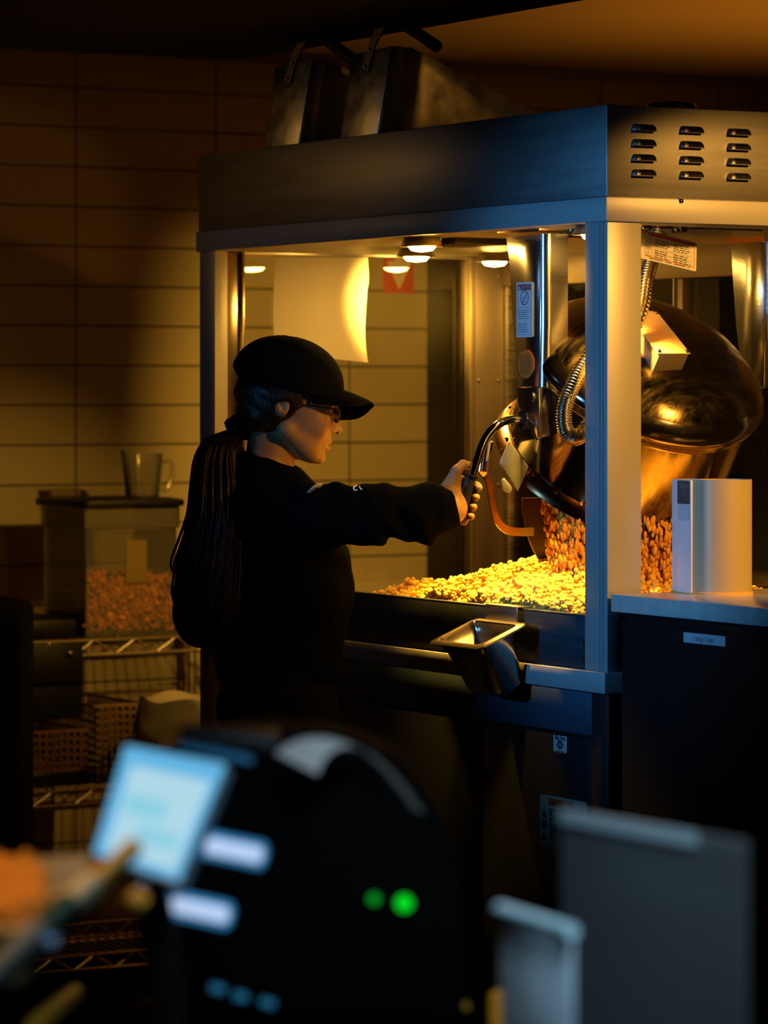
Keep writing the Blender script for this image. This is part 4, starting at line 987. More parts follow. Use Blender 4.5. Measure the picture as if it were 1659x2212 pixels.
# right hand around the grip : bar axis
g0 = np.array(pc3(1012, 1046, 6.265)); g1 = np.array(pc3(994, 1112, 6.262)); ga = (g0 - g1) / np.linalg.norm(g0 - g1)
er = np.array([1., 0, 0]); er = er - ga * (er @ ga); er /= np.linalg.norm(er); ed = np.cross(ga, er); ed = ed if ed[1] > 0 else -ed
def hand_pt(h, ang, rad): a = math.radians(ang); return g1 + ga * h + (er * math.cos(a) + ed * math.sin(a)) * rad
B.cone(WR, hand_pt(.030, 165, .030), .024, .022, .02)
B.cone(hand_pt(.006, 160, .026), hand_pt(.058, 160, .026), .013, .0125, .012)      # palm edge
B.cone(hand_pt(.006, 120, .024), hand_pt(.058, 120, .024), .0105, .010, .010)
for k, (h, ln) in enumerate(((.060, 1.0), (.042, 1.06), (.024, 1.0), (.007, .86))):
    A = [140, 90, 42, 4 + 10 * (1 - ln)]; rr_ = [.0235, .0225, .0215, .0195]; fr_ = [.0092, .0088, .0082, .0072]
    for i in range(3): B.cone(hand_pt(h - i * .0015, A[i], rr_[i]), hand_pt(h - (i + 1) * .0015, A[i + 1], rr_[i + 1]), fr_[i], fr_[i + 1], .0022)
# thumb: from the side of the palm near the wrist, closing over the near side
B.cone(hand_pt(.046, 178, .032), hand_pt(.074, 178, .027), .0120, .0098, .008); B.cone(hand_pt(.074, 178, .027), hand_pt(.088, 150, .0215), .0095, .0085, .003); B.cone(hand_pt(.088, 150, .0215), hand_pt(.090, 100, .0205), .0085, .0070, .003)
B.cone(hand_pt(-.004, 150, .026), hand_pt(-.010, 60, .020), .012, .007, .008)  # heel of the hand
S, Q = B.mesh(); S = relax(S, Q, 1, .4)
o = obj('body', mesh_np(to_world(S), Q), SKIN, root, ang=180)
# --- glasses, eyes, lips colour
b = BM()
def wv(px, py, d): return onD(px, py, d)
for s in (-1, 1):
    pts = [wv(727 + 7 * s * -math.cos(a), 893 + 20 * math.sin(a), hc + s * (.031 + .021 * math.cos(a))) for a in np.linspace(0, 2 * math.pi, 25)]
    tube(b, pts, .0013, 6, cap=False)
    tube(b, [wv(727, 884, hc + s * .054), wv(665, 876, hc + s * .066), wv(612, 872, hc + s * .074), wv(603, 882, hc + s * .073)], .0013, 6)
tube(b, [wv(730, 889, hc - .010), wv(732, 887, hc), wv(730, 889, hc + .010)], .0012, 6)
gl = obj('glasses', b, mat('glasses_frame', (.02, .018, .016), .3), root)
for s in (-1, 1):
    b = BM(); b.faces.new([b.verts.new(wv(727 - 7 * s * math.cos(a), 893 + 19.5 * math.sin(a), hc + s * (.031 + .0205 * math.cos(a)))) for a in np.linspace(0, 2 * math.pi, 25)[:-1]]); obj('lens', b, glassmat('lens%d' % s, (.95, .95, .95), 1.5), gl)
for s in (-1, 1):
    b = BM(); bmesh.ops.create_uvsphere(b, u_segments=16, v_segments=12, radius=.0105, matrix=Matrix.Translation(onD(707.5, 885, hc + s * .030))); obj('eye', b, mat('eye', (.25, .20, .16), .2), root)
for s in (-1, 1):
    b = BM(); tube(b, catmull([wv(712, 872, hc + s * .016), wv(710, 867, hc + s * .032), wv(700, 870, hc + s * .048)], 4), .0028, 6); obj('eyebrow', b, HAIR, root)
# --- sweatshirt
xs = axis([(-.44, .17, .0045)]); ys = axis([(6.0, 6.62, .0055)]); zs2 = axis([(.92, 1.42, .0045)])
T = SDF(xs, ys, zs2)
T.ell(pc3(556, 1082, hc + .01), (.070, .165, .052), .0)           # shoulder yoke
T.cone(pc3(556, 1043, hc + .0), pc3(560, 1090, hc + .0), .047, .09, .03); T.ell(pc3(530, 1032, hc), (.042, .07, .040), .03); T.cone(pc3(575, 1050, hc), pc3(630, 1098, hc - .08), .038, .045, .02); T.cone(pc3(565, 1045, hc), pc3(560, 1075, hc + .10), .042, .05, .03)
T.cone(pc3(592, 1130, hc + .01), pc3(618, 1290, hc + .01), .108, .106, .05, flat=((0, 1, 0), .72))
T.cone(pc3(618, 1290, hc + .01), pc3(608, 1410, hc + .01), .106, .100, .05, flat=((0, 1, 0), .72))
T.cone(pc3(610, 1410, hc + .01), pc3(606, 1452, hc + .01), .098, .098, .03, flat=((0, 1, 0), .75))
T.ell(pc3(535, 1440, hc - .02), (.052, .085, .040), .03)           # bloused hem at the back
T.ell(pc3(690, 1240, hc + .03), (.045, .08, .06), .05)            # front
# right sleeve
T.cone(pc3(610, 1112, 6.215), pc3(700, 1116, 6.175), .060, .0515, .03)
T.cone(pc3(700, 1112, 6.175), pc3(800, 1111, 6.16), .053, .044, .03)
T.cone(pc3(800, 1109, 6.16), pc3(880, 1105, 6.185), .044, .043, .02)
T.cone(pc3(880, 1105, 6.185), pc3(925, 1106, 6.21), .043, .0455, .015)
T.cone(pc3(925, 1104, 6.21), pc3(975, 1098, 6.245), .046, .036, .012)
T.ell(pc3(912, 1112, 6.20), (.020, .047, .048), .02)
T.ell(pc3(835, 1100, 6.165), (.022, .046, .047), .02)
T.ell(pc3(790, 1125, 6.16), (.026, .045, .044), .025)
# left sleeve with elbow pointing back
T.cone(pc3(545, 1085, 6.42), pc3(455, 1310, 6.46), .068, .056, .04); T.ell(pc3(438, 1322, 6.45), (.050, .052, .062), .03)
T.cone(pc3(452, 1325, 6.46), pc3(560, 1345, 6.50), .052, .040, .03)
# opening at neck, cuff and hem
T.cone(pc3(592, 905, hc + .003), pc3(581, 985, hc), .0460, .0485, .003, sub=True)
T.halfspace(pc3(604, 1480, hc), (0, 0, -1))
T.halfspace(pc3(988, 1095, 6.25), (.97, .1, .1))
def wr(x, y, z):
    # fold families: long soft folds on trunk, tight cross folds on the sleeve
    f = .0038 * np.sin(34 * z + 22 * x + 3 * np.sin(18 * y + 9 * z)) * np.sin(15 * x - 11 * y + 7 * z)
    f += .0018 * np.sin(80 * x + 45 * z + 4 * np.sin(25 * z)) * np.clip((.30 - np.abs(z - 1.29)) / .3, 0, 1)
    arm = np.clip((x + .10) / .06, 0, 1) * np.clip((z - 1.2) / .03, 0, 1)
    f += arm * .0042 * np.sin(95 * x + 40 * (z - 1.29) + 3 * np.sin(30 * z + 20 * x))
    sh = np.clip(1 - np.abs(x + .13) / .09, 0, 1) * np.clip((z - 1.15) / .05, 0, 1)
    f += sh * .0055 * np.sin(120 * (x * .55 + (z - 1.3) * .95) + 2 * np.sin(20 * z))
    hem = np.clip(1 - np.abs(z - 1.03) / .05, 0, 1); f += hem * .0028 * np.sin(60 * x + 30 * y)
    return -f
T.disp(wr)
S, Q = T.mesh(); S = relax(S, Q, 2, .4)
sw = obj('sweatshirt', mesh_np(to_world(S), Q), CLOTH, root, ang=180)
# collar ribbing
b = BM(); cpts = []
for a in np.linspace(0, 2 * math.pi, 41):
    r_, d_, z_ = pc3(574, 997, hc); cpts.append(c2w(r_ + .0475 * math.cos(a) + .004, d_ + .050 * math.sin(a), z_ - .015 * math.cos(a)))
tube(b, cpts, .0055, 8, cap=False); obj('collar', b, CLOTH, sw)
b = BM(); c = onD(676, 1052, 6.115); tube(b, catmull([onD(668, 1064, 6.125), onD(674, 1057, 6.118), onD(683, 1050, 6.12), onD(694, 1048, 6.14)], 4), .004, 8, flat=(.0015, .0045), up=ZV); obj('white_sleeve_mark', b, mat('white_print', (.7, .7, .75), .6), sw)
b = BM(); ct = catmull([onD(770, 1049, 6.145), onD(764, 1053, 6.125), onD(766, 1059, 6.115), onD(772, 1058, 6.114)], 5); tube(b, ct, .0013, 6); tube(b, catmull([onD(776, 1050, 6.14), onD(779, 1056, 6.118), onD(782, 1057, 6.118)], 4), .0011, 6); obj('sleeve_logo', b, MATS['white_print'], sw)
# --- trousers
xs = axis([(-.36, .0, .008)]); ys = axis([(6.08, 6.54, .008)]); zs3 = axis([(.05, 1.06, .010)])
U = SDF(xs, ys, zs3)
U.ell((-.186, 6.30, .93), (.103, .135, .12), 0)
for (hip, knee, ank) in LA: U.cone(hip, knee, .094, .066, .04); U.cone(knee, (ank[0], ank[1], .07), .064, .050, .03)
U.disp(lambda x, y, z: .004 * np.sin(40 * z + 20 * x + 3 * np.sin(25 * y)))
S, Q = U.mesh(); S = relax(S, Q, 1); obj('trousers', mesh_np(to_world(S), Q), CLOTHP, root, ang=180)
for (hip, knee, ank) in LA:
    xs = axis([(ank[0] - .08, ank[0] + .22, .005)]); ys = axis([(ank[1] - .07, ank[1] + .12, .005)]); z4 = axis([(0, .13, .005)]); q = SDF(xs, ys, z4)
    q.cone((ank[0] - .01, ank[1], .05), (ank[0] + .13, ank[1] + .05, .04), .046, .038, 0); q.cone((ank[0], ank[1], .05), (ank[0], ank[1], .10), .042, .045, .02); q.halfspace((0, 0, .005), (0, 0, -1))
    S, Q = q.mesh(); obj('shoe', mesh_np(to_world(S), Q), BLACKP, root, ang=180)
# --- cap
xs = axis([(-.30, .0, .0032)]); ys = axis([(6.18, 6.42, .004)]); z5 = axis([(1.43, 1.64, .0032)])
Cp = SDF(xs, ys, z5)
Cp.ell(pc3(616, 823, hc), (.089, .085, .080), 0)
Cp.ell(pc3(664, 838, hc), (.0625, .076, .062), .03)
Cp.ell(pc3(575, 812, hc), (.056, .070, .058), .03)
Cp.ell(pc3(615, 732, hc), (.006, .006, .004), .004)
Cp.ell(pc3(617, 872, hc), (.094, .080, .080), .0, sub=True)
Cp.halfspace(pc3(560, 826, hc), (-.24, 0, -1))
Cp.halfspace(pc3(514, 812, hc), (-1, 0, -.45))
Cp.disp(lambda x, y, z: .0012 * np.abs(np.sin(3 * np.arctan2(y - hc, x - pc3(621, 830, hc)[0]))) - .0012)
S, Q = Cp.mesh(); S = relax(S, Q, 1, .3); cap = obj('cap', mesh_np(to_world(S), Q), CAPM, root, ang=180)
# brim: curved, seen from its near side
b = BM(); rows = []; nb, na = 14, 28
for i in range(nb + 1):
    t_ = i / nb; row = []
    for k in range(na + 1):
        a = math.radians(-92 + 184 * k / na); lat = math.sin(a); fwd = math.cos(a)
        r0 = (728 - 14 * (1 - fwd)) if False else 0
        # inner edge on the crown, outer edge rounded
        xi = 668 + 66 * max(0, fwd) ** .8; xo = 676 + 132 * max(0, fwd) ** .55
        x = xi + (xo - xi) * t_; d_ = hc + lat * (.070 + .004 * t_)
        rid = np.interp(x, [660, 700, 741, 763, 785, 802, 808], [834, 836, 842, 850, 860, 868, 876])
        y = rid + (54 * lat * lat + 16 * lat) * (.55 + .45 * t_)
        row.append(b.verts.new(onD(x, y, d_)))
    rows.append(row)
for i in range(nb):
    for k in range(na): b.faces.new((rows[i][k], rows[i][k + 1], rows[i + 1][k + 1], rows[i + 1][k]))
bmesh.ops.solidify(b, geom=b.faces[:], thickness=.0035); obj('brim', b, CAPM, cap, ang=60)
b = BM(); tube(b, [onD(535, 804, 6.236), onD(542, 803, 6.232), onD(541, 826, 6.229), onD(535, 829, 6.232)], .0014, 6); obj('strap_buckle', b, CHROME, cap)
b = BM(); st = [onD(548, 822, 6.228), onD(532, 824, 6.240), onD(520, 828, 6.26), onD(513, 830, 6.30), onD(520, 828, 6.34)]; tube(b, catmull(st, 4), .004, 8, flat=(.0012, .008), up=RV); obj('cap_strap', b, CAPM, cap)
# --- hair: back of head under the cap and the long ponytail
xs = axis([(-.40, -.06, .0032)]); ys = axis([(6.14, 6.44, .0042)]); z6 = axis([(1.03, 1.56, .0036)])
Hh = SDF(xs, ys, z6)
Hh.ell(pc3(596, 858, hc), (.073, .0765, .068), 0)
Hh.ell(pc3(606, 846, hc), (.082, .0785, .046), .01)
Hh.cone(pc3(575, 878, hc), pc3(524, 920, hc - .005), .056, .020, .015)
Hh.cone(pc3(625, 858, hc - .050), pc3(560, 905, hc - .045), .024, .022, .02); Hh.cone(pc3(625, 858, hc + .050), pc3(560, 905, hc + .045), .024, .022, .02)
Hh.ell(pc3(650, 850, hc - .052), (.024, .018, .022), .02); Hh.ell(pc3(650, 850, hc + .052), (.024, .018, .022), .02)
Hh.halfspace(pc3(655, 860, hc), (1, 0, .15))
Hh.ell(pc3(616, 890, hc - .080), (.015, .018, .019), .004, sub=True)
Hh.ell(pc3(616, 890, hc + .080), (.015, .018, .019), .004, sub=True)
Hh.disp(lambda x, y, z: .0007 * np.sin(260 * (z * .8 + x * .55) + 6 * np.sin(22 * x)) + .0004 * np.sin(600 * (z * .8 + x * .5)), .03)
S, Q = Hh.mesh(); S = relax(S, Q, 1, .3); hair = obj('hair', mesh_np(to_world(S), Q), HAIR, root, ang=180)
b = BM(); cc_ = pc3(512, 927, hc - .005); ax_ = (Vector(pc3(530, 912, hc)) - Vector(pc3(495, 942, hc))).normalized()
w0 = onD(512, 927, hc - .005); wax = (onD(535, 915, hc) - onD(492, 940, hc)).normalized()
lathe(b, [(.014, -.016), (.022, -.014), (.026, -.006), (.023, 0), (.027, .006), (.022, .014), (.014, .016)], w0, wax, 20); obj('hair_tie', b, BLACKP, hair)
# ponytail as many strands
b = BM(); rs_ = random.Random(3)
path = [(508, 932, 0), (478, 958, -.03), (464, 1010, -.06), (462, 1090, -.10), (460, 1170, -.12), (450, 1250, -.125), (442, 1310, -.13), (438, 1350, -.13)]
wid = [.014, .026, .034, .040, .044, .050, .052, .040]
for k in range(520):
    u = rs_.uniform(-1, 1); v = rs_.uniform(-1, 1); 
    if u * u + v * v > 1: continue
    ln = rs_.uniform(.75, 1.05); ph_ = rs_.uniform(0, 6); P_ = []
    for (x, y, dd), w_ in zip(path, wid):
        i_ = len(P_) / 7; yy = 932 + (y - 932) * ln; wob = .0035 * math.sin(ph_ + i_ * 7) * i_
        r_, d_, z_ = pc3(x, yy, hc + dd); P_.append(c2w(r_ + u * w_ * (1 + .15 * i_) + wob, d_ + v * w_ * .55, z_))
    C = catmull(P_, 4); tube(b, C, lambda t, q=rs_.uniform(.0020, .0040): q * (1 - .75 * t ** 2.2) + .0003, 5)
obj('ponytail', b, HAIR, hair, ang=180)
b = BM()
for k in range(14):
    x0_, y0_ = 515 + rs_.uniform(-5, 5), 935 + rs_.uniform(-4, 8); tube(b, catmull([onD(x0_, y0_, hc), onD(x0_ + rs_.uniform(-8, 10), y0_ + 20, hc - .01), onD(x0_ + rs_.uniform(-4, 22), y0_ + 38, hc - .02)], 4), .0005, 4)
obj('loose_strands', b, HAIR, hair)

# ================================================================== FOREGROUND COUNTER
FD = 2.6; ZC = .955
def fg(px, py, d=FD): return onD(px, py, d)
def to_counter(): pass
b = BM()
pA = c2w(-1.2, 1.2, ZC); pB = c2w(1.0, 1.2, ZC); pC = c2w(1.0, 3.3, ZC); pD = c2w(-1.2, 3.3, ZC)
prism(b, [pA, pB, pC, pD], (0, 0, -.04), bev=.004)
prism(b, [c2w(-1.1, 1.4, ZC - .04), c2w(.9, 1.4, ZC - .04), c2w(.9, 2.85, ZC - .04), c2w(-1.1, 2.85, ZC - .04)], (0, 0, -(ZC - .04)))
tag(obj('service_counter', b, mat('service_counter_black', (.002, .002, .002), 1., spec=0.)), 'dark service counter in the blurred foreground under the till equipment', 'counter')
def fprism(b, pts, d, thick, mi=0, bev=.003, ddx=0.):
    """outline at distance d (tilt: distance changes ddx per px to the right) with real thickness"""
    prism(b, [onD(x, y, d + ddx * (x - pts[0][0])) for x, y in pts], DV * thick, mi, bev)
# bright till screen
SC = [(272, 1612), (488, 1652), (385, 1905), (203, 1845)]
t = thing('till_screen', Vector((fg(330, 2000).x, fg(330, 2000).y, ZC)), 'glowing pale blue tilted till screen in the blurred foreground', 'screen')
def q4(u, v, off=0.):
    a = onD(*SC[0], 2.62); b_ = onD(*SC[1], 2.55); d_ = onD(*SC[3], 2.50); nn = (b_ - a).cross(d_ - a)
    rr = ray(*SC[2]); c_ = CAM + rr * ((a - CAM).dot(nn) / rr.dot(nn))
    p = a.lerp(b_, u).lerp(d_.lerp(c_, u), v); n = (b_ - a).cross(d_ - a).normalized(); 
    if n.dot(DV) > 0: n = -n
    return p + n * off
b = BM(); prism(b, [q4(-.02, -.02), q4(1.02, -.02), q4(1.02, 1.02), q4(-.02, 1.02)], q4(0, 0, -.012) - q4(0, 0), 0, .003); obj('screen_housing', b, mat('housing_blue', (.10, .16, .22), .4), t)
em1 = mat('screen_blue', (.0, .0, .0), .4, emis=(.13, .48, .80), estr=.95); em2 = mat('screen_white', (0, 0, 0), .4, emis=(.42, .68, .80), estr=1.0); em3 = mat('screen_cyan', (0, 0, 0), .4, emis=(.26, .62, .76), estr=1.0)
b = BM()
def pane(u0, u1, v0, v1, off, mi):
    f = b.faces.new([b.verts.new(q4(u, v, off)) for u, v in ((u0, v0), (u1, v0), (u1, v1), (u0, v1))]); f.material_index = mi
pane(0, 1, 0, 1, .0005, 0); pane(.12, .93, .17, .94, .001, 1); pane(.16, .62, .42, .60, .0015, 2); pane(.40, .85, .66, .80, .0015, 2)
obj('lit_screen', b, [em1, em2, em3], t, sm=False)
b = BM(); bs = q4(.5, .9, -.012); tube(b, [bs, bs - q4(0, 0, .05) + q4(0, 0, 0) - ZV * .05, Vector((bs.x, bs.y, ZC + .008)) + DV * .05], .014, 12); lathe(b, [(0, 0), (.07, 0), (.07, .008), (0, .01)], Vector((bs.x, bs.y, ZC)) + DV * .05, (0, 0, 1), 32); obj('screen_stand', b, BLACKP, t)
# reflective side bezel at the screen's right, its shine painted as blue emission
b = BM(); prism(b, [onD(x, y, d) for x, y, d in ((480, 1700, 2.60), (488, 1712, 2.60), (400, 1902, 2.47), (335, 1880, 2.47), (318, 1908, 2.46), (300, 1912, 2.46))], DV * .003); obj('side_bezel', b, mat('bezel_shine_blue', (.0, .0, .0), .4, emis=(.06, .30, .50), estr=.8), t)
# till body
t = thing('receipt_till', Vector((fg(640, 2100, 2.75).x, fg(640, 2100, 2.75).y, ZC)), 'large black till with green lights and curling receipt, blurred in the foreground', 'till')
b = BM(); prism(b, [onD(x, y, 2.70) for x, y in ((385, 1618), (520, 1590), (720, 1600), (860, 1650), (960, 1790), (1000, 1900), (1010, 2200), (330, 2200), (360, 1900))], DV * .16, 0, .012)
obj('till_body', b, mat('till_black', (.0012, .0012, .0014), .8, spec=.04), t)
b = BM(); prism(b, [onD(x, y, 2.66) for x, y in ((385, 1608), (392, 1618), (470, 1636), (545, 1652), (545, 1640), (470, 1622))], DV * .02, 0, .001); obj('top_edge', b, mat('top_edge_painted_light', (.05, .25, .45), .3), t, label='top edge with blue light painted on')  # blue light on the edge put into its colour
b = BM(); prism(b, [onD(x, y, 2.69) for x, y in ((385, 1575), (600, 1590), (620, 1640), (385, 1612))], DV * .05, 0, .004); obj('rear_cover', b, BLACKP, t)
g1m = mat('led_green_bright', (0, 0, 0), .4, emis=(.0, .75, .015), estr=1.1); g2m = mat('led_green_dim', (0, 0, 0), .4, emis=(.0, .40, .02), estr=.9)
for (x, y, r_, m_) in ((873, 1951, .0062, g1m), (808, 1942, .0040, g2m)):
    b = BM(); lathe(b, [(r_, 0), (r_ * .8, r_ * .4), (0, r_ * .5)], onD(x, y, 2.69), -DV, 16); obj('indicator_light', b, m_, t)
for (x0_, y0_, x1_, y1_) in ((440, 1822, 565, 1848), (365, 1950, 492, 1978)):  # screen reflections on the till, painted as glowing bars
    b = BM(); tube(b, [onD(x0_, y0_, 2.62), onD(x1_, y1_, 2.60)], .0100, 12); ld_ = obj('reflection_bar', b, mat('reflection_blue', (.02, .1, .2), .3, emis=(.03, .20, .42), estr=.9), t)
    b = BM(); tube(b, [onD(x0_ + 12, y0_ + 4, 2.607), onD(x1_ - 6, y1_ - 1, 2.587)], .0058, 12); obj('reflection_core', b, mat('reflection_white', (.1, .2, .3), .3, emis=(.50, .62, .85), estr=.95), ld_)
    
for (x, y) in ((470, 2135), (520, 2152), (578, 2166)):
    b = BM(); tube(b, [onD(x - 14, y - 3, 2.62), onD(x + 14, y + 4, 2.62)], .0028, 8); obj('key', b, mat('key_blue', (.02, .06, .10), .3, emis=(.01, .12, .22), estr=.8), t)
# receipt paper : arch and hanging tail
t = thing('receipt_paper', fg(700, 1640, 2.68), 'white receipt strip curling out of the black till', 'receipt')
b = BM(); arc_ = catmull([onD(640, 1650, 2.66), onD(665, 1622, 2.66), onD(700, 1606, 2.66), onD(740, 1605, 2.67), onD(790, 1625, 2.68), onD(835, 1662, 2.68), onD(875, 1710, 2.68), onD(905, 1752, 2.68)], 6); n = len(arc_); row = []
for i, p in enumerate(arc_):
    t_ = i / (n - 1); w_ = .007 + .017 * max(0, 1 - t_ * 2.1) ; dirv = (RV * .62 + ZV * .55 - DV * .3).normalized() if t_ < .0 else (RV * .9 - ZV * .35 - DV * .9).normalized()
    row.append((b.verts.new(p - dirv * w_), b.verts.new(p + dirv * w_)))
for p, q in zip(row, row[1:]): b.faces.new((p[0], p[1], q[1], q[0]))
bmesh.ops.solidify(b, geom=b.faces[:], thickness=.0006)
obj('paper_curl', b, mat('receipt_white', (.95, .90, .86), .7), t, ang=80)
# big grey acrylic sheet and small card in stand
t = thing('acrylic_sign_holder', Vector((fg(1420, 2200, 2.35).x, fg(1420, 2200, 2.35).y, ZC)), 'tall grey translucent sign holder at the right of the blurred foreground', 'sign holder')
b = BM(); SG = [(1212, 1748, 2.52), (1612, 1818, 2.30), (1612, 2330, 2.30), (1212, 2290, 2.52)]
pts = [onD(*p) for p in SG]; ZL = ZC; pts[2].z = ZC + .002; pts[3].z = ZC + .002; pts[2].x, pts[2].y = pts[1].x, pts[1].y; pts[3].x, pts[3].y = pts[0].x, pts[0].y
prism(b, pts, Vector((.9, .45, 0)).normalized() * .004, 0, .001); obj('acrylic_sheet', b, glassmat('acrylic', (.55, .58, .58), 1.4, .20, .25, (.35, .38, .38)), t, sm=False)
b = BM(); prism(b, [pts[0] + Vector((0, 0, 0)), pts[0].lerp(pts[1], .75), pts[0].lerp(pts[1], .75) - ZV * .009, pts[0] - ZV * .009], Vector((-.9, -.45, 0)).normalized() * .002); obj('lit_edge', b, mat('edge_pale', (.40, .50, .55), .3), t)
c = thing('card_holder', Vector((fg(1155, 2200, 2.4).x, fg(1155, 2200, 2.4).y, ZC)), 'small pale blue card in a stand beside the grey sign holder', 'card')
pts2 = [onD(1080, 1952, 2.45), onD(1236, 2000, 2.33)]; p0, p1 = pts2
b = BM(); base0 = Vector((p0.x, p0.y, ZC)); base1 = Vector((p1.x, p1.y, ZC)); prism(b, [p0, p1, base1, base0], Vector((.9, .45, 0)).normalized() * .003, 0, .0008); obj('card', b, mat('card_blue', (.60, .75, .88), .45, var=.35, vscale=14), c)
b = BM(); tube(b, [p0 - ZV * .004, p1 - ZV * .004], .0052, 10); obj('top_edge', b, mat('edge_teal', (.45, .65, .70), .3), c)
b = BM(); m0 = p0.lerp(p1, .35) - ZV * .075 - Vector((.006, .003, 0)); 
for k in range(1): tube(b, catmull([m0 + ZV * .03 + RV * .01, m0 + RV * .018 + ZV * .01, m0 + RV * .012 - ZV * .015, m0 - RV * .005 - ZV * .02], 5), .004, 8)
obj('printed_mark', b, mat('mark_dark', (.03, .04, .05), .5), c)
# popcorn tray, card flap, banded strap, small lit items
t = thing('popcorn_tray', fg(60, 2060, 2.45), 'tan cardboard tray heaped with orange popcorn at the left foreground edge', 'tray')
b = BM(); prism(b, [onD(x, y, 2.52) for x, y in ((-60, 1862), (210, 1848), (255, 1900), (150, 1990), (-60, 2005))], DV * .004, 0, .001)
prism(b, [onD(x, y, 2.40) for x, y in ((-60, 1985), (60, 1995), (120, 2010), (60, 2120), (-60, 2150))], DV * .004, 0, .001)
prism(b, [onD(-60, 2010, 2.38), onD(110, 2010, 2.38), onD(190, 1900, 2.56), onD(-60, 1900, 2.56)], (0, 0, -.004)); obj('tray_card', b, CARDB, t)
pts = []
for i in range(260):
    x = rng.uniform(-50, 118 - 30); y = rng.uniform(1868, 1985); 
    if x > 40 and y > 1985 - (x - 40) * .9 + 10: continue
    if x > 60 and y < 1868 + (x - 60) * 1.1: continue
    pts.append(tuple(onD(x, y, 2.50 - (y - 1868) / 117 * .10)))
me = scatter('tray_popcorn', pts, 1.1); tag(obj('tray_popcorn', me, mat('orange_popcorn', (.85, .32, .02), .6, var=.4, vscale=60), ang=80), 'blurred orange popcorn heaped in the tan cardboard tray', 'popcorn', kind='stuff')
A = onD(-60, 2150, 2.30); Bp = onD(292, 1828, 2.36); ax_ = (Bp - A); SL_ = ax_.length; tail = [A + ax_ * .02, A - ax_ * .25 - ZV * .01, Vector((A.x, A.y, 0)) - Vector((ax_.x, ax_.y, 0)) * .45 + ZV * (ZC + .012)]
t = thing('banded_strap', A, 'long banded strap with olive tip slanting across the lower left foreground', 'strap')
segs = [(0, .42, mat('strap_grey', (.22, .28, .30), .6), 'webbing', .022), (.42, .60, mat('strap_green', (.02, .09, .06), .5), 'green_band', .021), (.60, .74, mat('strap_cream', (.8, .7, .4), .5), 'cream_band', .022), (.74, 1.0, mat('strap_olive', (.75, .45, .04), .45), 'olive_tip', .0145)]
b = BM(); tube(b, catmull(tail, 5), .016, 12, flat=(.016, .0072), up=(RV * .7 + ZV * .7)); obj('webbing_tail', b, mat('strap_grey', (.22, .28, .30), .6), t)
for a_, b__, m_, nm, w_ in segs:
    b = BM(); tube(b, [A + ax_ * a_, A + ax_ * b__], w_, 12, flat=(w_, w_ * .45), up=(RV * .7 + ZV * .7)); obj(nm, b, m_, t)
b = BM(); tube(b, [A + ax_ * .40 - DV * .012 - RV * .008 + ZV * .004, A + ax_ * .40 - DV * .012 + RV * .012 - ZV * .005], .0062, 10); obj('strap_highlight', b, mat('highlight_pale', (.30, .55, .80), .3), t)  # light-blue highlight on the strap, built as a pale bar
amb = mat('amber_wrap', (.65, .33, .02), .5); k = 0
for (x0_, y0_, x1_, y1_, r_, lab) in ((280, 1930, 312, 1960, .0085, 'amber wrapped sweet just below the glowing till screen'), (60, 2230, 170, 2140, .0085, 'long amber stick at the bottom left edge of the foreground'), (290, 2172, 345, 2186, .0065, 'amber wrapped sweet near the bottom left of the foreground'), (1076, 2140, 1078, 2230, .0070, 'bright amber stick beside the pale blue card'), (1000, 2171, 1008, 2174, .0035, 'tiny amber sweet left of the bright amber stick')):
    p, q = onD(x0_, y0_, 2.42), onD(x1_, y1_, 2.42)
    if y0_ > 2000:
        r_ *= 1.25; p = onZ(x0_, y0_, ZC + r_); q = onZ(x1_, y1_, ZC + r_)
        if x0_ == 1076: p = onZ(x1_, y1_, ZC); dd_ = (p - CAM).dot(DV); q = onD(x0_, y0_, dd_)
    b = BM(); tube(b, [p, p.lerp(q, .1), p.lerp(q, .5), p.lerp(q, .9), q], [r_ * .5, r_ * .95, r_, r_ * .9, r_ * .4], 10)
    tag(obj('wrapped_sweet', b, amb if x0_ != 1076 else mat('amber_bright', (1.0, .36, .01), .4)), lab, 'sweet')

# ================================================================== LIGHT
def light(name, kind, loc, energy, col, size=.1, size2=None, target=None, spot=None, blend=.5, spread=None):
    ld = bpy.data.lights.new(name, kind); ld.energy = energy; ld.color = col
    if kind == 'AREA':
        ld.shape = 'RECTANGLE' if size2 else 'SQUARE'; ld.size = size
        if size2: ld.size_y = size2
        if spread: ld.spread = math.radians(spread)
    else: ld.shadow_soft_size = size
    if kind == 'SPOT': ld.spot_size = math.radians(spot); ld.spot_blend = blend
    o = bpy.data.objects.new(name, ld); COL.objects.link(o); o.location = loc
    if target is not None: o.rotation_euler = (Vector(target) - Vector(loc)).to_track_quat('-Z', 'Y').to_euler()
    return o
for (lx, ly), e, tg, an, bl in zip(lamps, (225, 250, 75, 150), ((.33, .46, 1.1), (1.45, 3.4, 1.30), (.40, 2.85, 1.12), (.24, .22, 1.0)), (70, 44, 36, 74), (.5, .8, .9, .6)):
    light('cabinet_lamp_light', 'SPOT', (lx, ly, TR - .034), e, LAMPC, .022, target=tg, spot=an, blend=bl)  # second and third spots aimed at wall and tub to brighten them
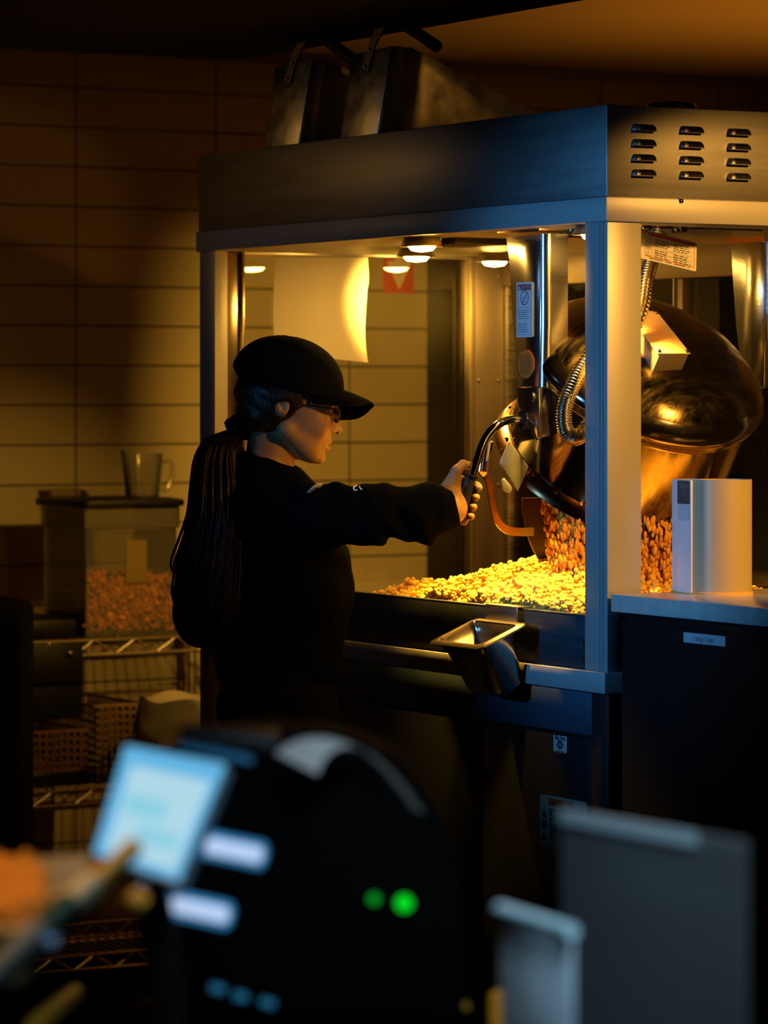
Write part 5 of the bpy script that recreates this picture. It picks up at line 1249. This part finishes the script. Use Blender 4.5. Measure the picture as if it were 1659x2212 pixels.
# warm ceiling light of the shop to the right of the machine, then three added fill spots
wl_ = light('warm_shop_spot', 'SPOT', (.45, -1.7, 2.38), 260, (1.0, .45, .07), .06, target=(.50, 0, 1.46), spot=34, blend=.6); wl_.scale = (1.45, 1, 1)
light('scoop_fill', 'SPOT', (.10, -1.7, 2.35), 230, (1.0, .42, .05), .06, target=(.22, .95, 2.10), spot=10, blend=.6)  # unseen spot added to brighten the scoop sides
light('header_left_fill', 'SPOT', (-1.7, 2.7, 2.15), 5, (1.0, .47, .05), .10, target=(0, 1.25, 1.95), spot=26, blend=.9)  # unseen spot added to warm the left end of the header
light('ceiling_fill', 'SPOT', (2.0, 1.2, .75), 62, (1.0, .33, .02), .15, target=(2.1, 1.5, 2.4), spot=92, blend=.9)  # unseen uplight added behind the machine to warm the ceiling
# cool spot from the lobby side, aimed at the near corner of the machine, and a weak unseen fill added for its left end
cl_ = light('cool_lobby_spot', 'SPOT', (-2.9, .10, 1.68), 155, (.10, .44, 1.0), .10, target=(0, .02, 1.44), spot=23, blend=.7); cl_.scale = (1, 1.25, 1)
light('cool_left_fill', 'SPOT', (-2.8, 1.9, 2.15), 9, (.32, .62, 1.0), .15, target=(0, 1.0, 1.62), spot=27, blend=.8)
# unseen lights added to brighten the counter items and the popcorn tray
light('counter_fill', 'AREA', c2w(.25, 1.85, 1.95), 1.9, (.55, .8, 1.0), .3, .3, target=c2w(.25, 2.5, 1.1), spread=62)
light('tray_fill', 'SPOT', c2w(-.42, 2.35, 1.75), 9, (1.0, .44, .04), .05, target=c2w(-.26, 2.45, 1.1), spot=50, blend=.8)

w = bpy.data.worlds.new('world'); scene.world = w; w.use_nodes = True
w.node_tree.nodes['Background'].inputs[0].default_value = (.35, .55, 1, 1); w.node_tree.nodes['Background'].inputs[1].default_value = .0015

scene.view_settings.view_transform = 'Standard'; scene.view_settings.look = 'None'; scene.view_settings.gamma = 1; scene.view_settings.exposure = 0; scene.view_settings.use_curve_mapping = False
scene.cycles.use_denoising = True
scene.cycles.max_bounces = 10; scene.cycles.transparent_max_bounces = 16; scene.cycles.sample_clamp_indirect = 4; scene.cycles.caustics_reflective = False; scene.cycles.caustics_refractive = False
